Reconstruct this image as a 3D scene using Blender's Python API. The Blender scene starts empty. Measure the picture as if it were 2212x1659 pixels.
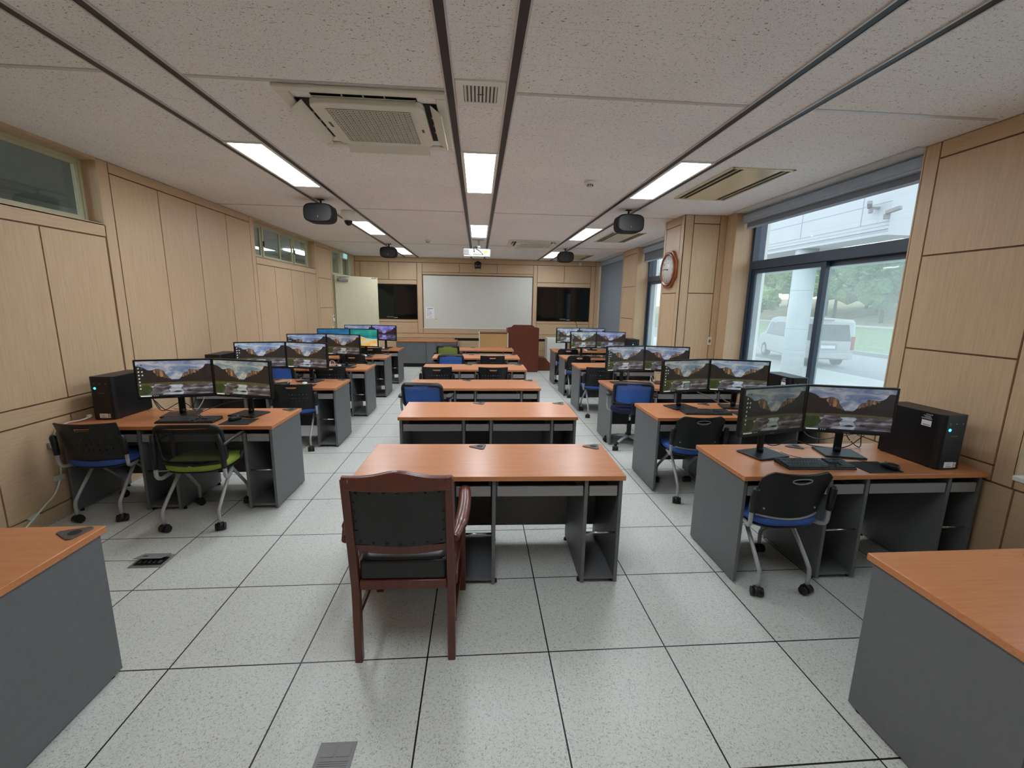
import bpy, bmesh, math, random
from mathutils import Vector, Matrix
random.seed(7)
PI = math.pi
R = math.radians
COL = bpy.context.scene.collection
ZC = 2.88            # ceiling height
XL, XR, YB, YF = -3.02, 3.47, 10.30, -2.60   # left wall, right wall, far wall, wall behind the camera

# ------------------------------------------------------------------ mesh builder
class MB:
    def __init__(self):
        self.bm = bmesh.new()
    def _mi(self, faces, mi, smooth=False):
        for f in faces:
            f.material_index = mi
            f.smooth = smooth
    def poly(self, pts, mi=0, smooth=False):
        vs = [self.bm.verts.new(p) for p in pts]
        f = self.bm.faces.new(vs)
        self._mi([f], mi, smooth)
        return f
    def box(self, x0, x1, y0, y1, z0, z1, mi=0, bev=0.0, seg=1):
        M = Matrix.Translation(((x0+x1)/2, (y0+y1)/2, (z0+z1)/2)) @ Matrix.Diagonal((abs(x1-x0), abs(y1-y0), abs(z1-z0), 1))
        return self.mbox(M, mi, bev, seg)
    def cbox(self, c, s, rz=0.0, mi=0, bev=0.0, seg=1, rx=0.0, ry=0.0):
        M = Matrix.Translation(c) @ Matrix.Rotation(rz, 4, 'Z') @ Matrix.Rotation(ry, 4, 'Y') @ Matrix.Rotation(rx, 4, 'X') @ Matrix.Diagonal((s[0], s[1], s[2], 1))
        return self.mbox(M, mi, bev, seg)
    def mbox(self, M, mi=0, bev=0.0, seg=1):
        n0 = len(self.bm.faces)
        r = bmesh.ops.create_cube(self.bm, size=1.0, matrix=M)
        vs = r['verts']
        fs = set(f for v in vs for f in v.link_faces)
        self._mi(fs, mi)
        if bev > 0:
            es = list(set(e for v in vs for e in v.link_edges))
            b = bmesh.ops.bevel(self.bm, geom=es, offset=bev, segments=seg, affect='EDGES', profile=0.5, clamp_overlap=True)
            self._mi(b['faces'], mi, seg > 1)
        return self
    def prism(self, pts, axis, a, b, mi=0, bev=0.0, seg=1):
        # pts: 2-D outline; axis 'x': pts are (y,z); 'y': (x,z); 'z': (x,y)
        def P(p, t):
            return {'x': (t, p[0], p[1]), 'y': (p[0], t, p[1]), 'z': (p[0], p[1], t)}[axis]
        A = [self.bm.verts.new(P(p, a)) for p in pts]
        B = [self.bm.verts.new(P(p, b)) for p in pts]
        fs = [self.bm.faces.new(A), self.bm.faces.new(B[::-1])]
        n = len(pts)
        for i in range(n):
            fs.append(self.bm.faces.new((A[i], B[i], B[(i+1) % n], A[(i+1) % n])))
        self._mi(fs, mi)
        bmesh.ops.recalc_face_normals(self.bm, faces=fs)
        if bev > 0:
            es = set(fs[0].edges) | set(fs[1].edges)
            r = bmesh.ops.bevel(self.bm, geom=list(es), offset=bev, segments=seg, affect='EDGES', profile=0.5, clamp_overlap=True)
            self._mi(r['faces'], mi, seg > 1)
        return self
    def tube(self, path, r, n=8, mi=0, closed=False, flat=1.0):
        P = [Vector(p) for p in path]
        m = len(P)
        rs = r if isinstance(r, (list, tuple)) else [r]*m
        rings = []
        up = None
        for i in range(m):
            if closed:
                t = (P[(i+1) % m] - P[i-1])
            else:
                t = P[min(i+1, m-1)] - P[max(i-1, 0)]
            t.normalize()
            if up is None:
                up = Vector((0, 0, 1)) if abs(t.z) < 0.9 else Vector((1, 0, 0))
            s = t.cross(up)
            if s.length < 1e-5:
                s = t.orthogonal()
            s.normalize()
            up = s.cross(t).normalized()
            rings.append([self.bm.verts.new(P[i] + s*(math.cos(2*PI*k/n)*rs[i]) + up*(math.sin(2*PI*k/n)*rs[i]*flat)) for k in range(n)])
        fs = []
        for i in range(m if closed else m-1):
            a, b = rings[i], rings[(i+1) % m]
            for k in range(n):
                fs.append(self.bm.faces.new((a[k], a[(k+1) % n], b[(k+1) % n], b[k])))
        self._mi(fs, mi, True)
        if not closed:
            c = [self.bm.faces.new(rings[0][::-1]), self.bm.faces.new(rings[-1])]
            self._mi(c, mi)
        return self
    def cyl(self, p0, p1, r0, r1=None, n=16, mi=0):
        p0, p1 = Vector(p0), Vector(p1)
        r1 = r0 if r1 is None else r1
        t = (p1-p0).normalized()
        s = t.orthogonal().normalized()
        u = t.cross(s)
        A = [self.bm.verts.new(p0 + (s*math.cos(2*PI*k/n) + u*math.sin(2*PI*k/n))*r0) for k in range(n)]
        B = [self.bm.verts.new(p1 + (s*math.cos(2*PI*k/n) + u*math.sin(2*PI*k/n))*r1) for k in range(n)]
        fs = [self.bm.faces.new((A[k], A[(k+1) % n], B[(k+1) % n], B[k])) for k in range(n)]
        self._mi(fs, mi, True)
        self._mi([self.bm.faces.new(A[::-1]), self.bm.faces.new(B)], mi)
        return self
    def lathe(self, prof, n=24, c=(0, 0, 0), mi=0, axis='z'):
        rings = []
        for (r, h) in prof:
            ring = []
            for k in range(n):
                a = 2*PI*k/n
                x, y, z = r*math.cos(a), r*math.sin(a), h
                if axis == 'y':
                    x, y, z = x, h, y
                elif axis == 'x':
                    x, y, z = h, x, y
                ring.append(self.bm.verts.new((c[0]+x, c[1]+y, c[2]+z)))
            rings.append(ring)
        fs = []
        for a, b in zip(rings, rings[1:]):
            for k in range(n):
                fs.append(self.bm.faces.new((a[k], a[(k+1) % n], b[(k+1) % n], b[k])))
        self._mi(fs, mi, True)
        caps = []
        if prof[0][0] > 1e-4:
            caps.append(self.bm.faces.new(rings[0][::-1]))
        if prof[-1][0] > 1e-4:
            caps.append(self.bm.faces.new(rings[-1]))
        self._mi(caps, mi)
        bmesh.ops.recalc_face_normals(self.bm, faces=fs+caps)
        return self
    def cushion(self, w, d, h, c=(0, 0, 0), mi=0, p=4.0, n=40, warp=None):
        # soft pad: superellipse plan, rounded edge
        prof = [(0.0, 0.0), (0.55, 0.0), (0.9, 0.03), (0.985, 0.25), (1.0, 0.5), (0.985, 0.75), (0.9, 0.95), (0.55, 1.03), (0.0, 1.06)]
        rings = []
        for (s, hh) in prof:
            if s == 0:
                rings.append([self.bm.verts.new((c[0], c[1], c[2]+h*hh))])
                continue
            ring = []
            for k in range(n):
                a = 2*PI*k/n
                ca, sa = math.cos(a), math.sin(a)
                rr = (abs(ca)**p + abs(sa)**p) ** (-1/p)
                ring.append(self.bm.verts.new((c[0]+ca*rr*s*w/2, c[1]+sa*rr*s*d/2, c[2]+h*hh)))
            rings.append(ring)
        fs = []
        for a, b in zip(rings, rings[1:]):
            for k in range(n):
                k2 = (k+1) % n
                if len(a) == 1:
                    fs.append(self.bm.faces.new((a[0], b[k2], b[k])))
                elif len(b) == 1:
                    fs.append(self.bm.faces.new((a[k], a[k2], b[0])))
                else:
                    fs.append(self.bm.faces.new((a[k], a[k2], b[k2], b[k])))
        self._mi(fs, mi, True)
        bmesh.ops.recalc_face_normals(self.bm, faces=fs)
        if warp:
            for ring in rings:
                for v in ring:
                    v.co = Vector(warp(v.co))
        return self
    def sheet(self, fn, nu, nv, mi=0, keep=None, smooth=True):
        V = [[self.bm.verts.new(fn(i/nu, j/nv)) for j in range(nv+1)] for i in range(nu+1)]
        fs = []
        for i in range(nu):
            for j in range(nv):
                if keep and not keep((i+.5)/nu, (j+.5)/nv):
                    continue
                fs.append(self.bm.faces.new((V[i][j], V[i+1][j], V[i+1][j+1], V[i][j+1])))
        self._mi(fs, mi, smooth)
        loose = [v for row in V for v in row if not v.link_faces]
        bmesh.ops.delete(self.bm, geom=loose, context='VERTS')
        return self
    def mesh(self, name, mats):
        me = bpy.data.meshes.new(name)
        self.bm.normal_update()
        self.bm.to_mesh(me)
        self.bm.free()
        for m in (mats if isinstance(mats, (list, tuple)) else [mats]):
            me.materials.append(m)
        return me
    def build(self, name, mats, parent=None, loc=(0, 0, 0), rz=0.0):
        o = bpy.data.objects.new(name, self.mesh(name, mats))
        COL.objects.link(o)
        o.location = loc
        o.rotation_euler = (0, 0, rz)
        if parent:
            o.parent = parent
        return o

def tag(o, label=None, cat=None, group=None, kind=None):
    if label: o['label'] = label
    if cat: o['category'] = cat
    if group: o['group'] = group
    if kind: o['kind'] = kind
    return o
def thing(name, label, cat, loc=(0, 0, 0), rz=0.0, group=None):
    o = bpy.data.objects.new(name, None)
    o.empty_display_size = 0.1
    COL.objects.link(o)
    o.location = loc
    o.rotation_euler = (0, 0, rz)
    return tag(o, label, cat, group)
KIDS = {}
def copy_tree(o, parent=None):
    c = o.copy()
    COL.objects.link(c)
    if parent:
        c.parent = parent
    for ch in list(o.children):
        copy_tree(ch, c)
    return c
def place(proto, state, loc, rz, label, group=None):
    """first use moves the prototype itself, later uses copy it with its parts"""
    if not state:
        o = proto
        state.append(1)
    else:
        o = copy_tree(proto)
    o.location = loc
    o.rotation_euler = (0, 0, rz)
    o['label'] = label
    if group: o['group'] = group
    return o
def smooth_path(pts, n=6):
    P = [Vector(p) for p in pts]
    P = [P[0]*2-P[1]] + P + [P[-1]*2-P[-2]]
    out = []
    for i in range(1, len(P)-2):
        for k in range(n):
            t = k/n
            a, b, c, d = P[i-1], P[i], P[i+1], P[i+2]
            out.append(0.5*((2*b) + (c-a)*t + (2*a-5*b+4*c-d)*t*t + (3*b-a-3*c+d)*t*t*t))
    out.append(P[-2])
    return [tuple(v) for v in out]
def text_mesh(body, size):
    cu = bpy.data.curves.new('lettering', 'FONT')
    cu.body = body
    cu.size = size
    cu.align_x = 'CENTER'
    cu.align_y = 'CENTER'
    o = bpy.data.objects.new('lettering', cu)
    COL.objects.link(o)
    dg = bpy.context.evaluated_depsgraph_get()
    me = bpy.data.meshes.new_from_object(o.evaluated_get(dg))
    bpy.data.objects.remove(o)
    return me
def add_text(mb, body, size, M, mi=0):
    me = text_mesh(body, size)
    old = set(mb.bm.faces)
    me.transform(M)
    mb.bm.from_mesh(me)
    for f in mb.bm.faces:
        if f not in old: f.material_index = mi
    bpy.data.meshes.remove(me)

# ------------------------------------------------------------------ materials
def s2l(c):
    return tuple(((v/255)/12.92 if v/255 <= 0.04045 else ((v/255+0.055)/1.055)**2.4) for v in c)
class NT:
    def __init__(self, name):
        self.m = bpy.data.materials.new(name)
        self.m.use_nodes = True
        self.t = self.m.node_tree
        self.b = self.t.nodes['Principled BSDF']
        self.out = self.t.nodes['Material Output']
    def n(self, ty, **kw):
        x = self.t.nodes.new(ty)
        for k, v in kw.items():
            if k in x.inputs.keys() if hasattr(x.inputs, 'keys') else False:
                x.inputs[k].default_value = v
            else:
                setattr(x, k, v)
        return x
    def l(self, a, b):
        self.t.links.new(a, b)
    def coords(self, scale=(1, 1, 1), kind='Object'):
        tc = self.n('ShaderNodeTexCoord')
        mp = self.n('ShaderNodeMapping')
        mp.inputs['Scale'].default_value = scale
        self.l(tc.outputs[kind], mp.inputs['Vector'])
        return mp.outputs['Vector']
    def noise(self, vec, scale=5, detail=3, rough=.5, dist=0.0):
        x = self.n('ShaderNodeTexNoise')
        x.inputs['Scale'].default_value = scale
        x.inputs['Detail'].default_value = detail
        x.inputs['Roughness'].default_value = rough
        x.inputs['Distortion'].default_value = dist
        self.l(vec, x.inputs['Vector'])
        return x.outputs['Fac']
    def ramp(self, fac, stops):
        x = self.n('ShaderNodeValToRGB')
        e = x.color_ramp.elements
        while len(e) < len(stops):
            e.new(0.5)
        for i, (p, c) in enumerate(stops):
            e[i].position = p
            e[i].color = (*c, 1) if len(c) == 3 else c
        self.l(fac, x.inputs['Fac'])
        return x.outputs['Color']
    def math(self, op, a, b=None, c=None):
        x = self.n('ShaderNodeMath')
        x.operation = op
        for i, v in enumerate((a, b, c)):
            if v is None: continue
            if isinstance(v, (int, float)): x.inputs[i].default_value = v
            else: self.l(v, x.inputs[i])
        return x.outputs[0]
    def mix(self, fac, a, b, mode='MIX'):
        x = self.n('ShaderNodeMix')
        x.data_type = 'RGBA'
        x.blend_type = mode
        for sock, v in ((x.inputs['Factor'], fac), (x.inputs[6], a), (x.inputs[7], b)):
            if isinstance(v, (int, float)): sock.default_value = v
            elif isinstance(v, tuple): sock.default_value = (*v, 1) if len(v) == 3 else v
            else: self.l(v, sock)
        return x.outputs[2]
    def bump(self, h, strength=.2, dist=.002):
        x = self.n('ShaderNodeBump')
        x.inputs['Strength'].default_value = strength
        x.inputs['Distance'].default_value = dist
        self.l(h, x.inputs['Height'])
        self.l(x.outputs[0], self.b.inputs['Normal'])
def plain(name, rgb, rough=.5, metal=0.0, var=0.06, spec=.5, scale=12, bump=0.0, bscale=200):
    t = NT(name)
    c = s2l(rgb)
    v = t.coords()
    f = t.noise(v, scale, 3)
    t.l(t.ramp(f, [(.3, tuple(x*(1-var) for x in c)), (.7, tuple(min(1, x*(1+var)) for x in c))]), t.b.inputs['Base Color'])
    t.b.inputs['Roughness'].default_value = rough
    t.b.inputs['Metallic'].default_value = metal
    t.b.inputs['Specular IOR Level'].default_value = spec
    if bump:
        t.bump(t.noise(v, bscale, 2), bump, .001)
    return t.m
def emit(name, rgb, strength, lin=False):
    t = NT(name)
    e = t.n('ShaderNodeEmission')
    e.inputs['Color'].default_value = (*(rgb if lin else s2l(rgb)), 1)
    e.inputs['Strength'].default_value = strength
    t.l(e.outputs[0], t.out.inputs['Surface'])
    return t.m
def woodgrain(name, rgb, dark, stretch, rough=.45, var=1.0, spec=.4):
    t = NT(name)
    a, d = s2l(rgb), s2l(dark)
    v = t.coords(stretch)
    f1 = t.noise(v, 4, 6, .65, .4)
    f2 = t.noise(t.coords(tuple(s*3.3 for s in stretch)), 9, 3, .6)
    f3 = t.noise(t.coords(), .9, 2)
    f = t.math('ADD', t.math('MULTIPLY', f1, .55), t.math('ADD', t.math('MULTIPLY', f2, .3), t.math('MULTIPLY', f3, .15)))
    t.l(t.ramp(f, [(.33, d), (.60, a)]), t.b.inputs['Base Color'])
    t.b.inputs['Roughness'].default_value = rough
    t.b.inputs['Specular IOR Level'].default_value = spec
    return t.m

M = {}
OAK, OAKD = (206, 179, 146), (184, 155, 121)
M['oak_v'] = woodgrain('oak_veneer_vertical', OAK, OAKD, (22, 22, .9))
M['oak_h'] = woodgrain('oak_veneer_horizontal', OAK, OAKD, (1.0, 1.0, 26))
M['groove'] = plain('groove_brown', (120, 86, 56), .6)
M['cherry'] = woodgrain('cherry_laminate', (204, 137, 90), (185, 115, 71), (1.1, 20, 20), rough=.3, spec=.5)
M['graphite'] = plain('graphite_laminate', (104, 106, 108), .5, var=.05, scale=40)
M['drawergrey'] = plain('drawer_grey', (142, 140, 140), .5, var=.04)
M['bronze'] = plain('dark_bronze', (52, 40, 34), .35, metal=.4)
M['gromm'] = plain('grommet_grey', (74, 70, 66), .45)
M['keys'] = plain('key_caps', (50, 53, 58), .4)
M['black'] = plain('black_plastic', (17, 18, 20), .45, var=.1)
M['blackmatte'] = plain('black_matte', (20, 20, 21), .75, var=.1)
M['blackgloss'] = plain('black_gloss', (14, 14, 16), .12, var=.05)
M['case'] = plain('case_black', (15, 16, 19), .42, var=.08, spec=.35)
M['chrome'] = plain('chrome', (200, 200, 200), .2, metal=1.0, var=.02)
M['silver'] = plain('silver_paint', (168, 170, 172), .42, metal=.25, var=.04)
M['bluefab'] = plain('blue_fabric', (50, 82, 152), .9, var=.12, scale=180, bump=.3, bscale=600)
M['navyfab'] = plain('navy_fabric', (24, 30, 66), .9, var=.12, scale=180, bump=.3, bscale=600)
M['greenfab'] = plain('green_fabric', (128, 148, 56), .9, var=.12, scale=180, bump=.3, bscale=600)
M['leather'] = plain('black_leather', (32, 35, 38), .42, var=.15, scale=20, bump=.25, bscale=120)
M['mahogany'] = woodgrain('mahogany', (104, 52, 40), (74, 34, 26), (18, 18, 1.5), rough=.28, spec=.6)
M['podium'] = woodgrain('podium_brown', (112, 58, 40), (94, 46, 32), (14, 14, 1.2), rough=.35)
M['white'] = plain('white_plastic', (232, 233, 228), .45, var=.02)
M['offwhite'] = plain('off_white', (214, 214, 206), .5, var=.03)
M['acwhite'] = plain('aircon_white', (222, 222, 212), .45, var=.02)
M['cream'] = plain('cream_paint', (206, 202, 172), .5, var=.03)
M['creamdark'] = plain('cream_frame', (186, 184, 154), .5, var=.03)
M['navyframe'] = plain('navy_window_frame', (46, 62, 80), .35, var=.05)
M['blind'] = plain('blind_fabric_grey', (120, 128, 138), .85, var=.04, scale=60)
M['blindbox'] = plain('blind_cassette', (166, 182, 202), .4, var=.04)
M['soffit'] = plain('soffit_grey', (222, 228, 228), .5, var=.03)
M['wbsurf'] = plain('whiteboard_surface', (214, 214, 206), .3, var=.015, scale=3)
M['wbframe'] = plain('walnut_trim', (96, 62, 36), .5)
M['tv'] = plain('tv_screen', (10, 11, 13), .06, var=.02)
M['slot'] = plain('track_slot', (20, 24, 34), .45, var=.03)
M['rim'] = plain('track_rim', (200, 200, 200), .4, metal=.2, var=.02)
M['gold'] = plain('champagne_vent', (224, 216, 188), .22, metal=.15, var=.02)
M['paper'] = plain('paper', (236, 236, 240), .8, var=.01)
M['ink'] = plain('ink_grey', (96, 98, 104), .8)
M['inkblack'] = plain('ink_black', (28, 28, 30), .8)
M['beech'] = woodgrain('beech_board', (214, 170, 112), (200, 152, 96), (16, 16, 1.2))
M['yellow'] = plain('yellow_sticker', (236, 214, 96), .6)
M['cableblack'] = plain('cable_black', (22, 22, 24), .5)
M['cablegrey'] = plain('cable_grey', (120, 122, 126), .5)
M['cablewhite'] = plain('cable_white', (222, 222, 216), .5)
M['tape'] = plain('clear_tape', (196, 192, 180), .3, spec=.6)
M['glow'] = emit('led_panel', (.93, .99, 1.06), 15.5, lin=True)
M['led'] = emit('power_led', (70, 200, 255), 1.4)
M['exitgreen'] = emit('exit_light', (150, 205, 200), .55)
M['corrlamp'] = emit('corridor_lamp', (1, 1, 1), 26, lin=True)
M['corridor'] = plain('corridor_wall', (188, 197, 195), .7, var=.04)
M['corrdark'] = plain('corridor_floor', (96, 100, 98), .5)
M['outlet'] = plain('outlet_metal', (136, 138, 138), .5, metal=.1)
M['clockwood'] = woodgrain('clock_wood', (150, 84, 54), (118, 60, 38), (10, 10, 10), rough=.25, spec=.6)

# floor: raised access tiles, 600 mm, black joints
t = NT('floor_tiles')
v = t.coords()
sx = t.n('ShaderNodeSeparateXYZ'); t.l(v, sx.inputs[0])
def joint(o, w):
    f = t.math('FRACT', t.math('ADD', t.math('DIVIDE', o, .6), 100.5))
    return t.math('LESS_THAN', t.math('ABSOLUTE', t.math('SUBTRACT', f, .5)), w/.6)
jl = t.math('MAXIMUM', joint(sx.outputs[0], .0035), joint(sx.outputs[1], .0035))
fleck = t.noise(t.coords((1, 1, 1)), 120, 2.5, .6, 1.4)
fc = t.ramp(fleck, [(.34, s2l((158, 160, 154))), (.45, s2l((214, 217, 211))), (.75, s2l((224, 227, 222)))])
cl = t.noise(v, 1.3, 3)
fc = t.mix(t.math('MULTIPLY', cl, .25), fc, s2l((196, 193, 182)), 'MULTIPLY')
t.l(t.mix(jl, fc, s2l((16, 17, 16))), t.b.inputs['Base Color'])
t.b.inputs['Roughness'].default_value = .38
t.b.inputs['Specular IOR Level'].default_value = .4
M['floor'] = t.m
# ceiling: mineral-fibre boards with short dark fissures
t = NT('ceiling_board')
v = t.coords()
def fleckmask(scale, th, seed):
    mp = t.n('ShaderNodeMapping'); tc = t.n('ShaderNodeTexCoord')
    mp.inputs['Scale'].default_value = scale
    mp.inputs['Location'].default_value = (seed, seed*1.7, 0)
    t.l(tc.outputs['Object'], mp.inputs['Vector'])
    f = t.noise(mp.outputs[0], 1, 1.5, .4, .7)
    return t.ramp(f, [(th, (1, 1, 1)), (th+.03, (0, 0, 0))])
m1 = fleckmask((42, 120, 1), .285, 3.1)
m2 = fleckmask((100, 80, 1), .275, 9.7)
m3 = fleckmask((190, 230, 1), .31, 5.2)
mk = t.mix(1.0, t.mix(1.0, m1, m2, 'LIGHTEN'), m3, 'LIGHTEN')
sx = t.n('ShaderNodeSeparateXYZ'); t.l(v, sx.inputs[0])
f = t.math('FRACT', t.math('ADD', t.math('DIVIDE', t.math('SUBTRACT', sx.outputs[1], .825), .3036), 100.5))
jn = t.math('MULTIPLY', t.math('LESS_THAN', t.math('ABSOLUTE', t.math('SUBTRACT', f, .5)), .004), .22)
base = t.ramp(t.noise(v, 1.2, 2), [(.35, s2l((238, 239, 241))), (.65, s2l((244, 245, 246)))])
cc = t.mix(mk, base, s2l((160, 148, 140)))
cc = t.mix(jn, cc, s2l((120, 108, 100)))
t.l(cc, t.b.inputs['Base Color'])
t.b.inputs['Roughness'].default_value = .9
M['ceiling'] = t.m
# panes
def pane(name, tint, film, refl, filmcol=(.8, .88, .86)):
    t = NT(name)
    tr = t.n('ShaderNodeBsdfTransparent'); tr.inputs[0].default_value = (*tint, 1)
    tl = t.n('ShaderNodeBsdfTranslucent'); tl.inputs[0].default_value = (*filmcol, 1)
    gl = t.n('ShaderNodeBsdfGlossy'); gl.inputs['Roughness'].default_value = .02
    ge = t.n('ShaderNodeNewGeometry'); dp = t.n('ShaderNodeVectorMath'); dp.operation = 'DOT_PRODUCT'
    t.l(ge.outputs['Normal'], dp.inputs[0]); t.l(ge.outputs['Incoming'], dp.inputs[1])
    k = t.math('SUBTRACT', 1.0, t.math('ABSOLUTE', dp.outputs['Value']))
    fr = t.math('ADD', .04, t.math('MULTIPLY', .96, t.math('POWER', k, 5.0)))
    a = t.n('ShaderNodeMixShader'); t.l(tr.outputs[0], a.inputs[1]); t.l(tl.outputs[0], a.inputs[2])
    v = t.coords()
    a.inputs[0].default_value = film
    if film > 0:
        t.l(t.math('MULTIPLY', t.math('ADD', t.noise(v, 1.5, 3), .5), film), a.inputs[0])
    b = t.n('ShaderNodeMixShader')
    t.l(t.math('MINIMUM', 1.0, t.math('MULTIPLY', fr, refl)), b.inputs[0])
    t.l(a.outputs[0], b.inputs[1]); t.l(gl.outputs[0], b.inputs[2])
    t.l(b.outputs[0], t.out.inputs['Surface'])
    return t.m
M['glass_clear'] = pane('window_glass_clear', (.985, .995, .995), .015, 1.0)
M['glass_haze'] = pane('window_glass_hazy', (.93, .98, .98), .17, 1.0)
M['glass_corr'] = pane('corridor_glass', (.74, .79, .77), .0, 1.6)
# see-through chair mesh
def net(name, rgb, alpha):
    t = NT(name)
    t.b.inputs['Base Color'].default_value = (*s2l(rgb), 1)
    t.b.inputs['Roughness'].default_value = .8
    v = t.coords((1, 1, 1))
    f = t.noise(v, 420, 1)
    tr = t.n('ShaderNodeBsdfTransparent')
    mx = t.n('ShaderNodeMixShader')
    t.l(t.math('ADD', t.math('MULTIPLY', f, .2), alpha-.1), mx.inputs[0])
    t.l(tr.outputs[0], mx.inputs[1]); t.l(t.b.outputs[0], mx.inputs[2])
    t.l(mx.outputs[0], t.out.inputs['Surface'])
    return t.m
M['netblack'] = net('black_mesh_fabric', (16, 16, 18), .86)
M['netblue'] = net('blue_mesh_fabric', (62, 112, 200), .95)
M['netgreen'] = net('green_mesh_fabric', (132, 152, 70), .9)
# screens (they give off light; tint = the screen's own colour balance, read from the object's colour)
def screen_mat(name, build):
    t = NT(name)
    col = build(t)
    oi = t.n('ShaderNodeObjectInfo')
    c = t.mix(1.0, col, oi.outputs['Color'], 'MULTIPLY')
    t.b.inputs['Base Color'].default_value = (.01, .01, .012, 1)
    t.b.inputs['Roughness'].default_value = .35
    t.l(c, t.b.inputs['Emission Color'])
    t.b.inputs['Emission Strength'].default_value = .46
    return t.m
def flat(rgb):
    return lambda t: t.ramp(t.noise(t.coords((30, 30, 30)), 1, 3), [(.3, tuple(x*.75 for x in s2l(rgb))), (.7, tuple(x*1.2 for x in s2l(rgb)))])
M['s_sky'] = screen_mat('screen_sky', lambda t: t.ramp(t.noise(t.coords((7, 1, 22)), 1, 5, .62, .8), [(.30, s2l((86, 108, 142))), (.46, s2l((124, 138, 160))), (.60, s2l((176, 178, 182))), (.70, s2l((214, 214, 212))), (.8, s2l((150, 154, 164)))]))
M['s_dark'] = screen_mat('screen_forest', flat((44, 38, 34)))
M['s_cliff'] = screen_mat('screen_cliff', lambda t: t.ramp(t.noise(t.coords((60, 1, 9)), 1, 4), [(.35, s2l((58, 46, 42))), (.5, s2l((108, 86, 72))), (.66, s2l((170, 124, 80)))]))
M['s_meadow'] = screen_mat('screen_meadow', flat((84, 80, 50)))
M['s_grass'] = screen_mat('screen_grass', flat((54, 66, 36)))
M['s_river'] = screen_mat('screen_river', lambda t: t.ramp(t.noise(t.coords((10, 1, 42)), 1, 4), [(.36, s2l((58, 50, 48))), (.52, s2l((92, 86, 90))), (.68, s2l((150, 150, 160)))]))
M['s_shine'] = screen_mat('screen_river_shine', lambda t: t.ramp(t.noise(t.coords((10, 1, 42)), 1, 4), [(.36, s2l((108, 112, 120))), (.6, s2l((186, 194, 202)))]))
M['s_rock'] = screen_mat('screen_rock', flat((40, 38, 36)))
M['s_bar'] = screen_mat('screen_taskbar', flat((24, 28, 36)))
M['s_white'] = screen_mat('screen_search_box', flat((232, 232, 226)))
M['s_icon'] = screen_mat('screen_icons', flat((196, 208, 214)))
M['s_dialog'] = screen_mat('screen_dialog', flat((52, 58, 62)))
M['s_teal'] = screen_mat('screen_sea_teal', lambda t: t.ramp(t.noise(t.coords((5, 1, 9)), 1, 3), [(.35, s2l((8, 98, 108))), (.65, s2l((44, 160, 150)))]))
M['s_blue'] = screen_mat('screen_sea_blue', lambda t: t.ramp(t.noise(t.coords((5, 1, 12)), 1, 3), [(.35, s2l((18, 78, 128))), (.65, s2l((38, 122, 168)))]))
M['s_foam'] = screen_mat('screen_foam', flat((168, 206, 192)))
M['s_sand'] = screen_mat('screen_sand', lambda t: t.ramp(t.noise(t.coords((6, 1, 10)), 1, 3), [(.4, s2l((232, 168, 50))), (.62, s2l((226, 200, 160)))]))
SKY, EXPO = 1.4, 0.78
# ------------------------------------------------------------------ floor and ceiling
def struct(o, label, cat):
    return tag(o, label, cat, kind='structure')
mb = MB(); mb.box(XL-.2, XR+.45, YF-.2, YB+.2, -.12, 0)
struct(mb.build('floor', M['floor']), 'pale speckled raised floor of large square tiles with thin black joints', 'floor')
mb = MB(); mb.box(XL-.2, XR+.45, YF-.2, YB+.2, ZC, ZC+.1)
for yj in (-2.515, .825, 4.165, 7.505):
    for x0, x1 in ((XL, -1.73), (-1.33, .05), (.455, 1.825), (2.225, 3.42)):
        mb.box(x0, x1, yj-.014, yj+.014, ZC-.004, ZC+.01, 1)
struct(mb.build('ceiling', [M['ceiling'], M['rim']]), 'off-white suspended ceiling of fissured mineral boards', 'ceiling')
tn = 0
for xs, nm in ((-1.698, 'outer track of the light strip by the left wall'), (-1.352, 'inner track of the light strip by the left wall'), (.082, 'first dark track of the middle light strip'), (.424, 'second dark track of the middle light strip'), (1.850, 'inner track of the light strip by the windows'), (2.197, 'outer track of the light strip by the windows')):
    tn += 1
    mb = MB()
    mb.box(xs-.021, xs+.021, YF, YB, ZC-.006, ZC+.004, 0)
    mb.box(xs-.030, xs-.021, YF, YB, ZC-.009, ZC+.004, 1)
    mb.box(xs+.021, xs+.030, YF, YB, ZC-.009, ZC+.004, 1)
    struct(mb.build('trim_%d' % tn, [M['slot'], M['rim']]), 'long black ceiling slot, ' + nm, 'ceiling track')

# ------------------------------------------------------------------ panelled walls
G = .006   # half a groove
def panels_x(mb, xs, sgn, rects, d=.012):
    """veneer boards on a wall whose face is the plane x=xs; sgn=+1: the room lies at larger x"""
    for (y0, y1, z0, z1, mi) in rects:
        a, b = (xs-d, xs) if sgn > 0 else (xs, xs+d)
        mb.box(a, b, y0+G, y1-G, z0+G, z1-G, mi)
# left wall ------------------------------------------------------------------
mb = MB()
B = XL-.012
W1 = (-.70, 2.385); W2 = (5.03, 7.45); DR = (8.43, 10.13)
WZ = (2.33, 2.862)
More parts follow.
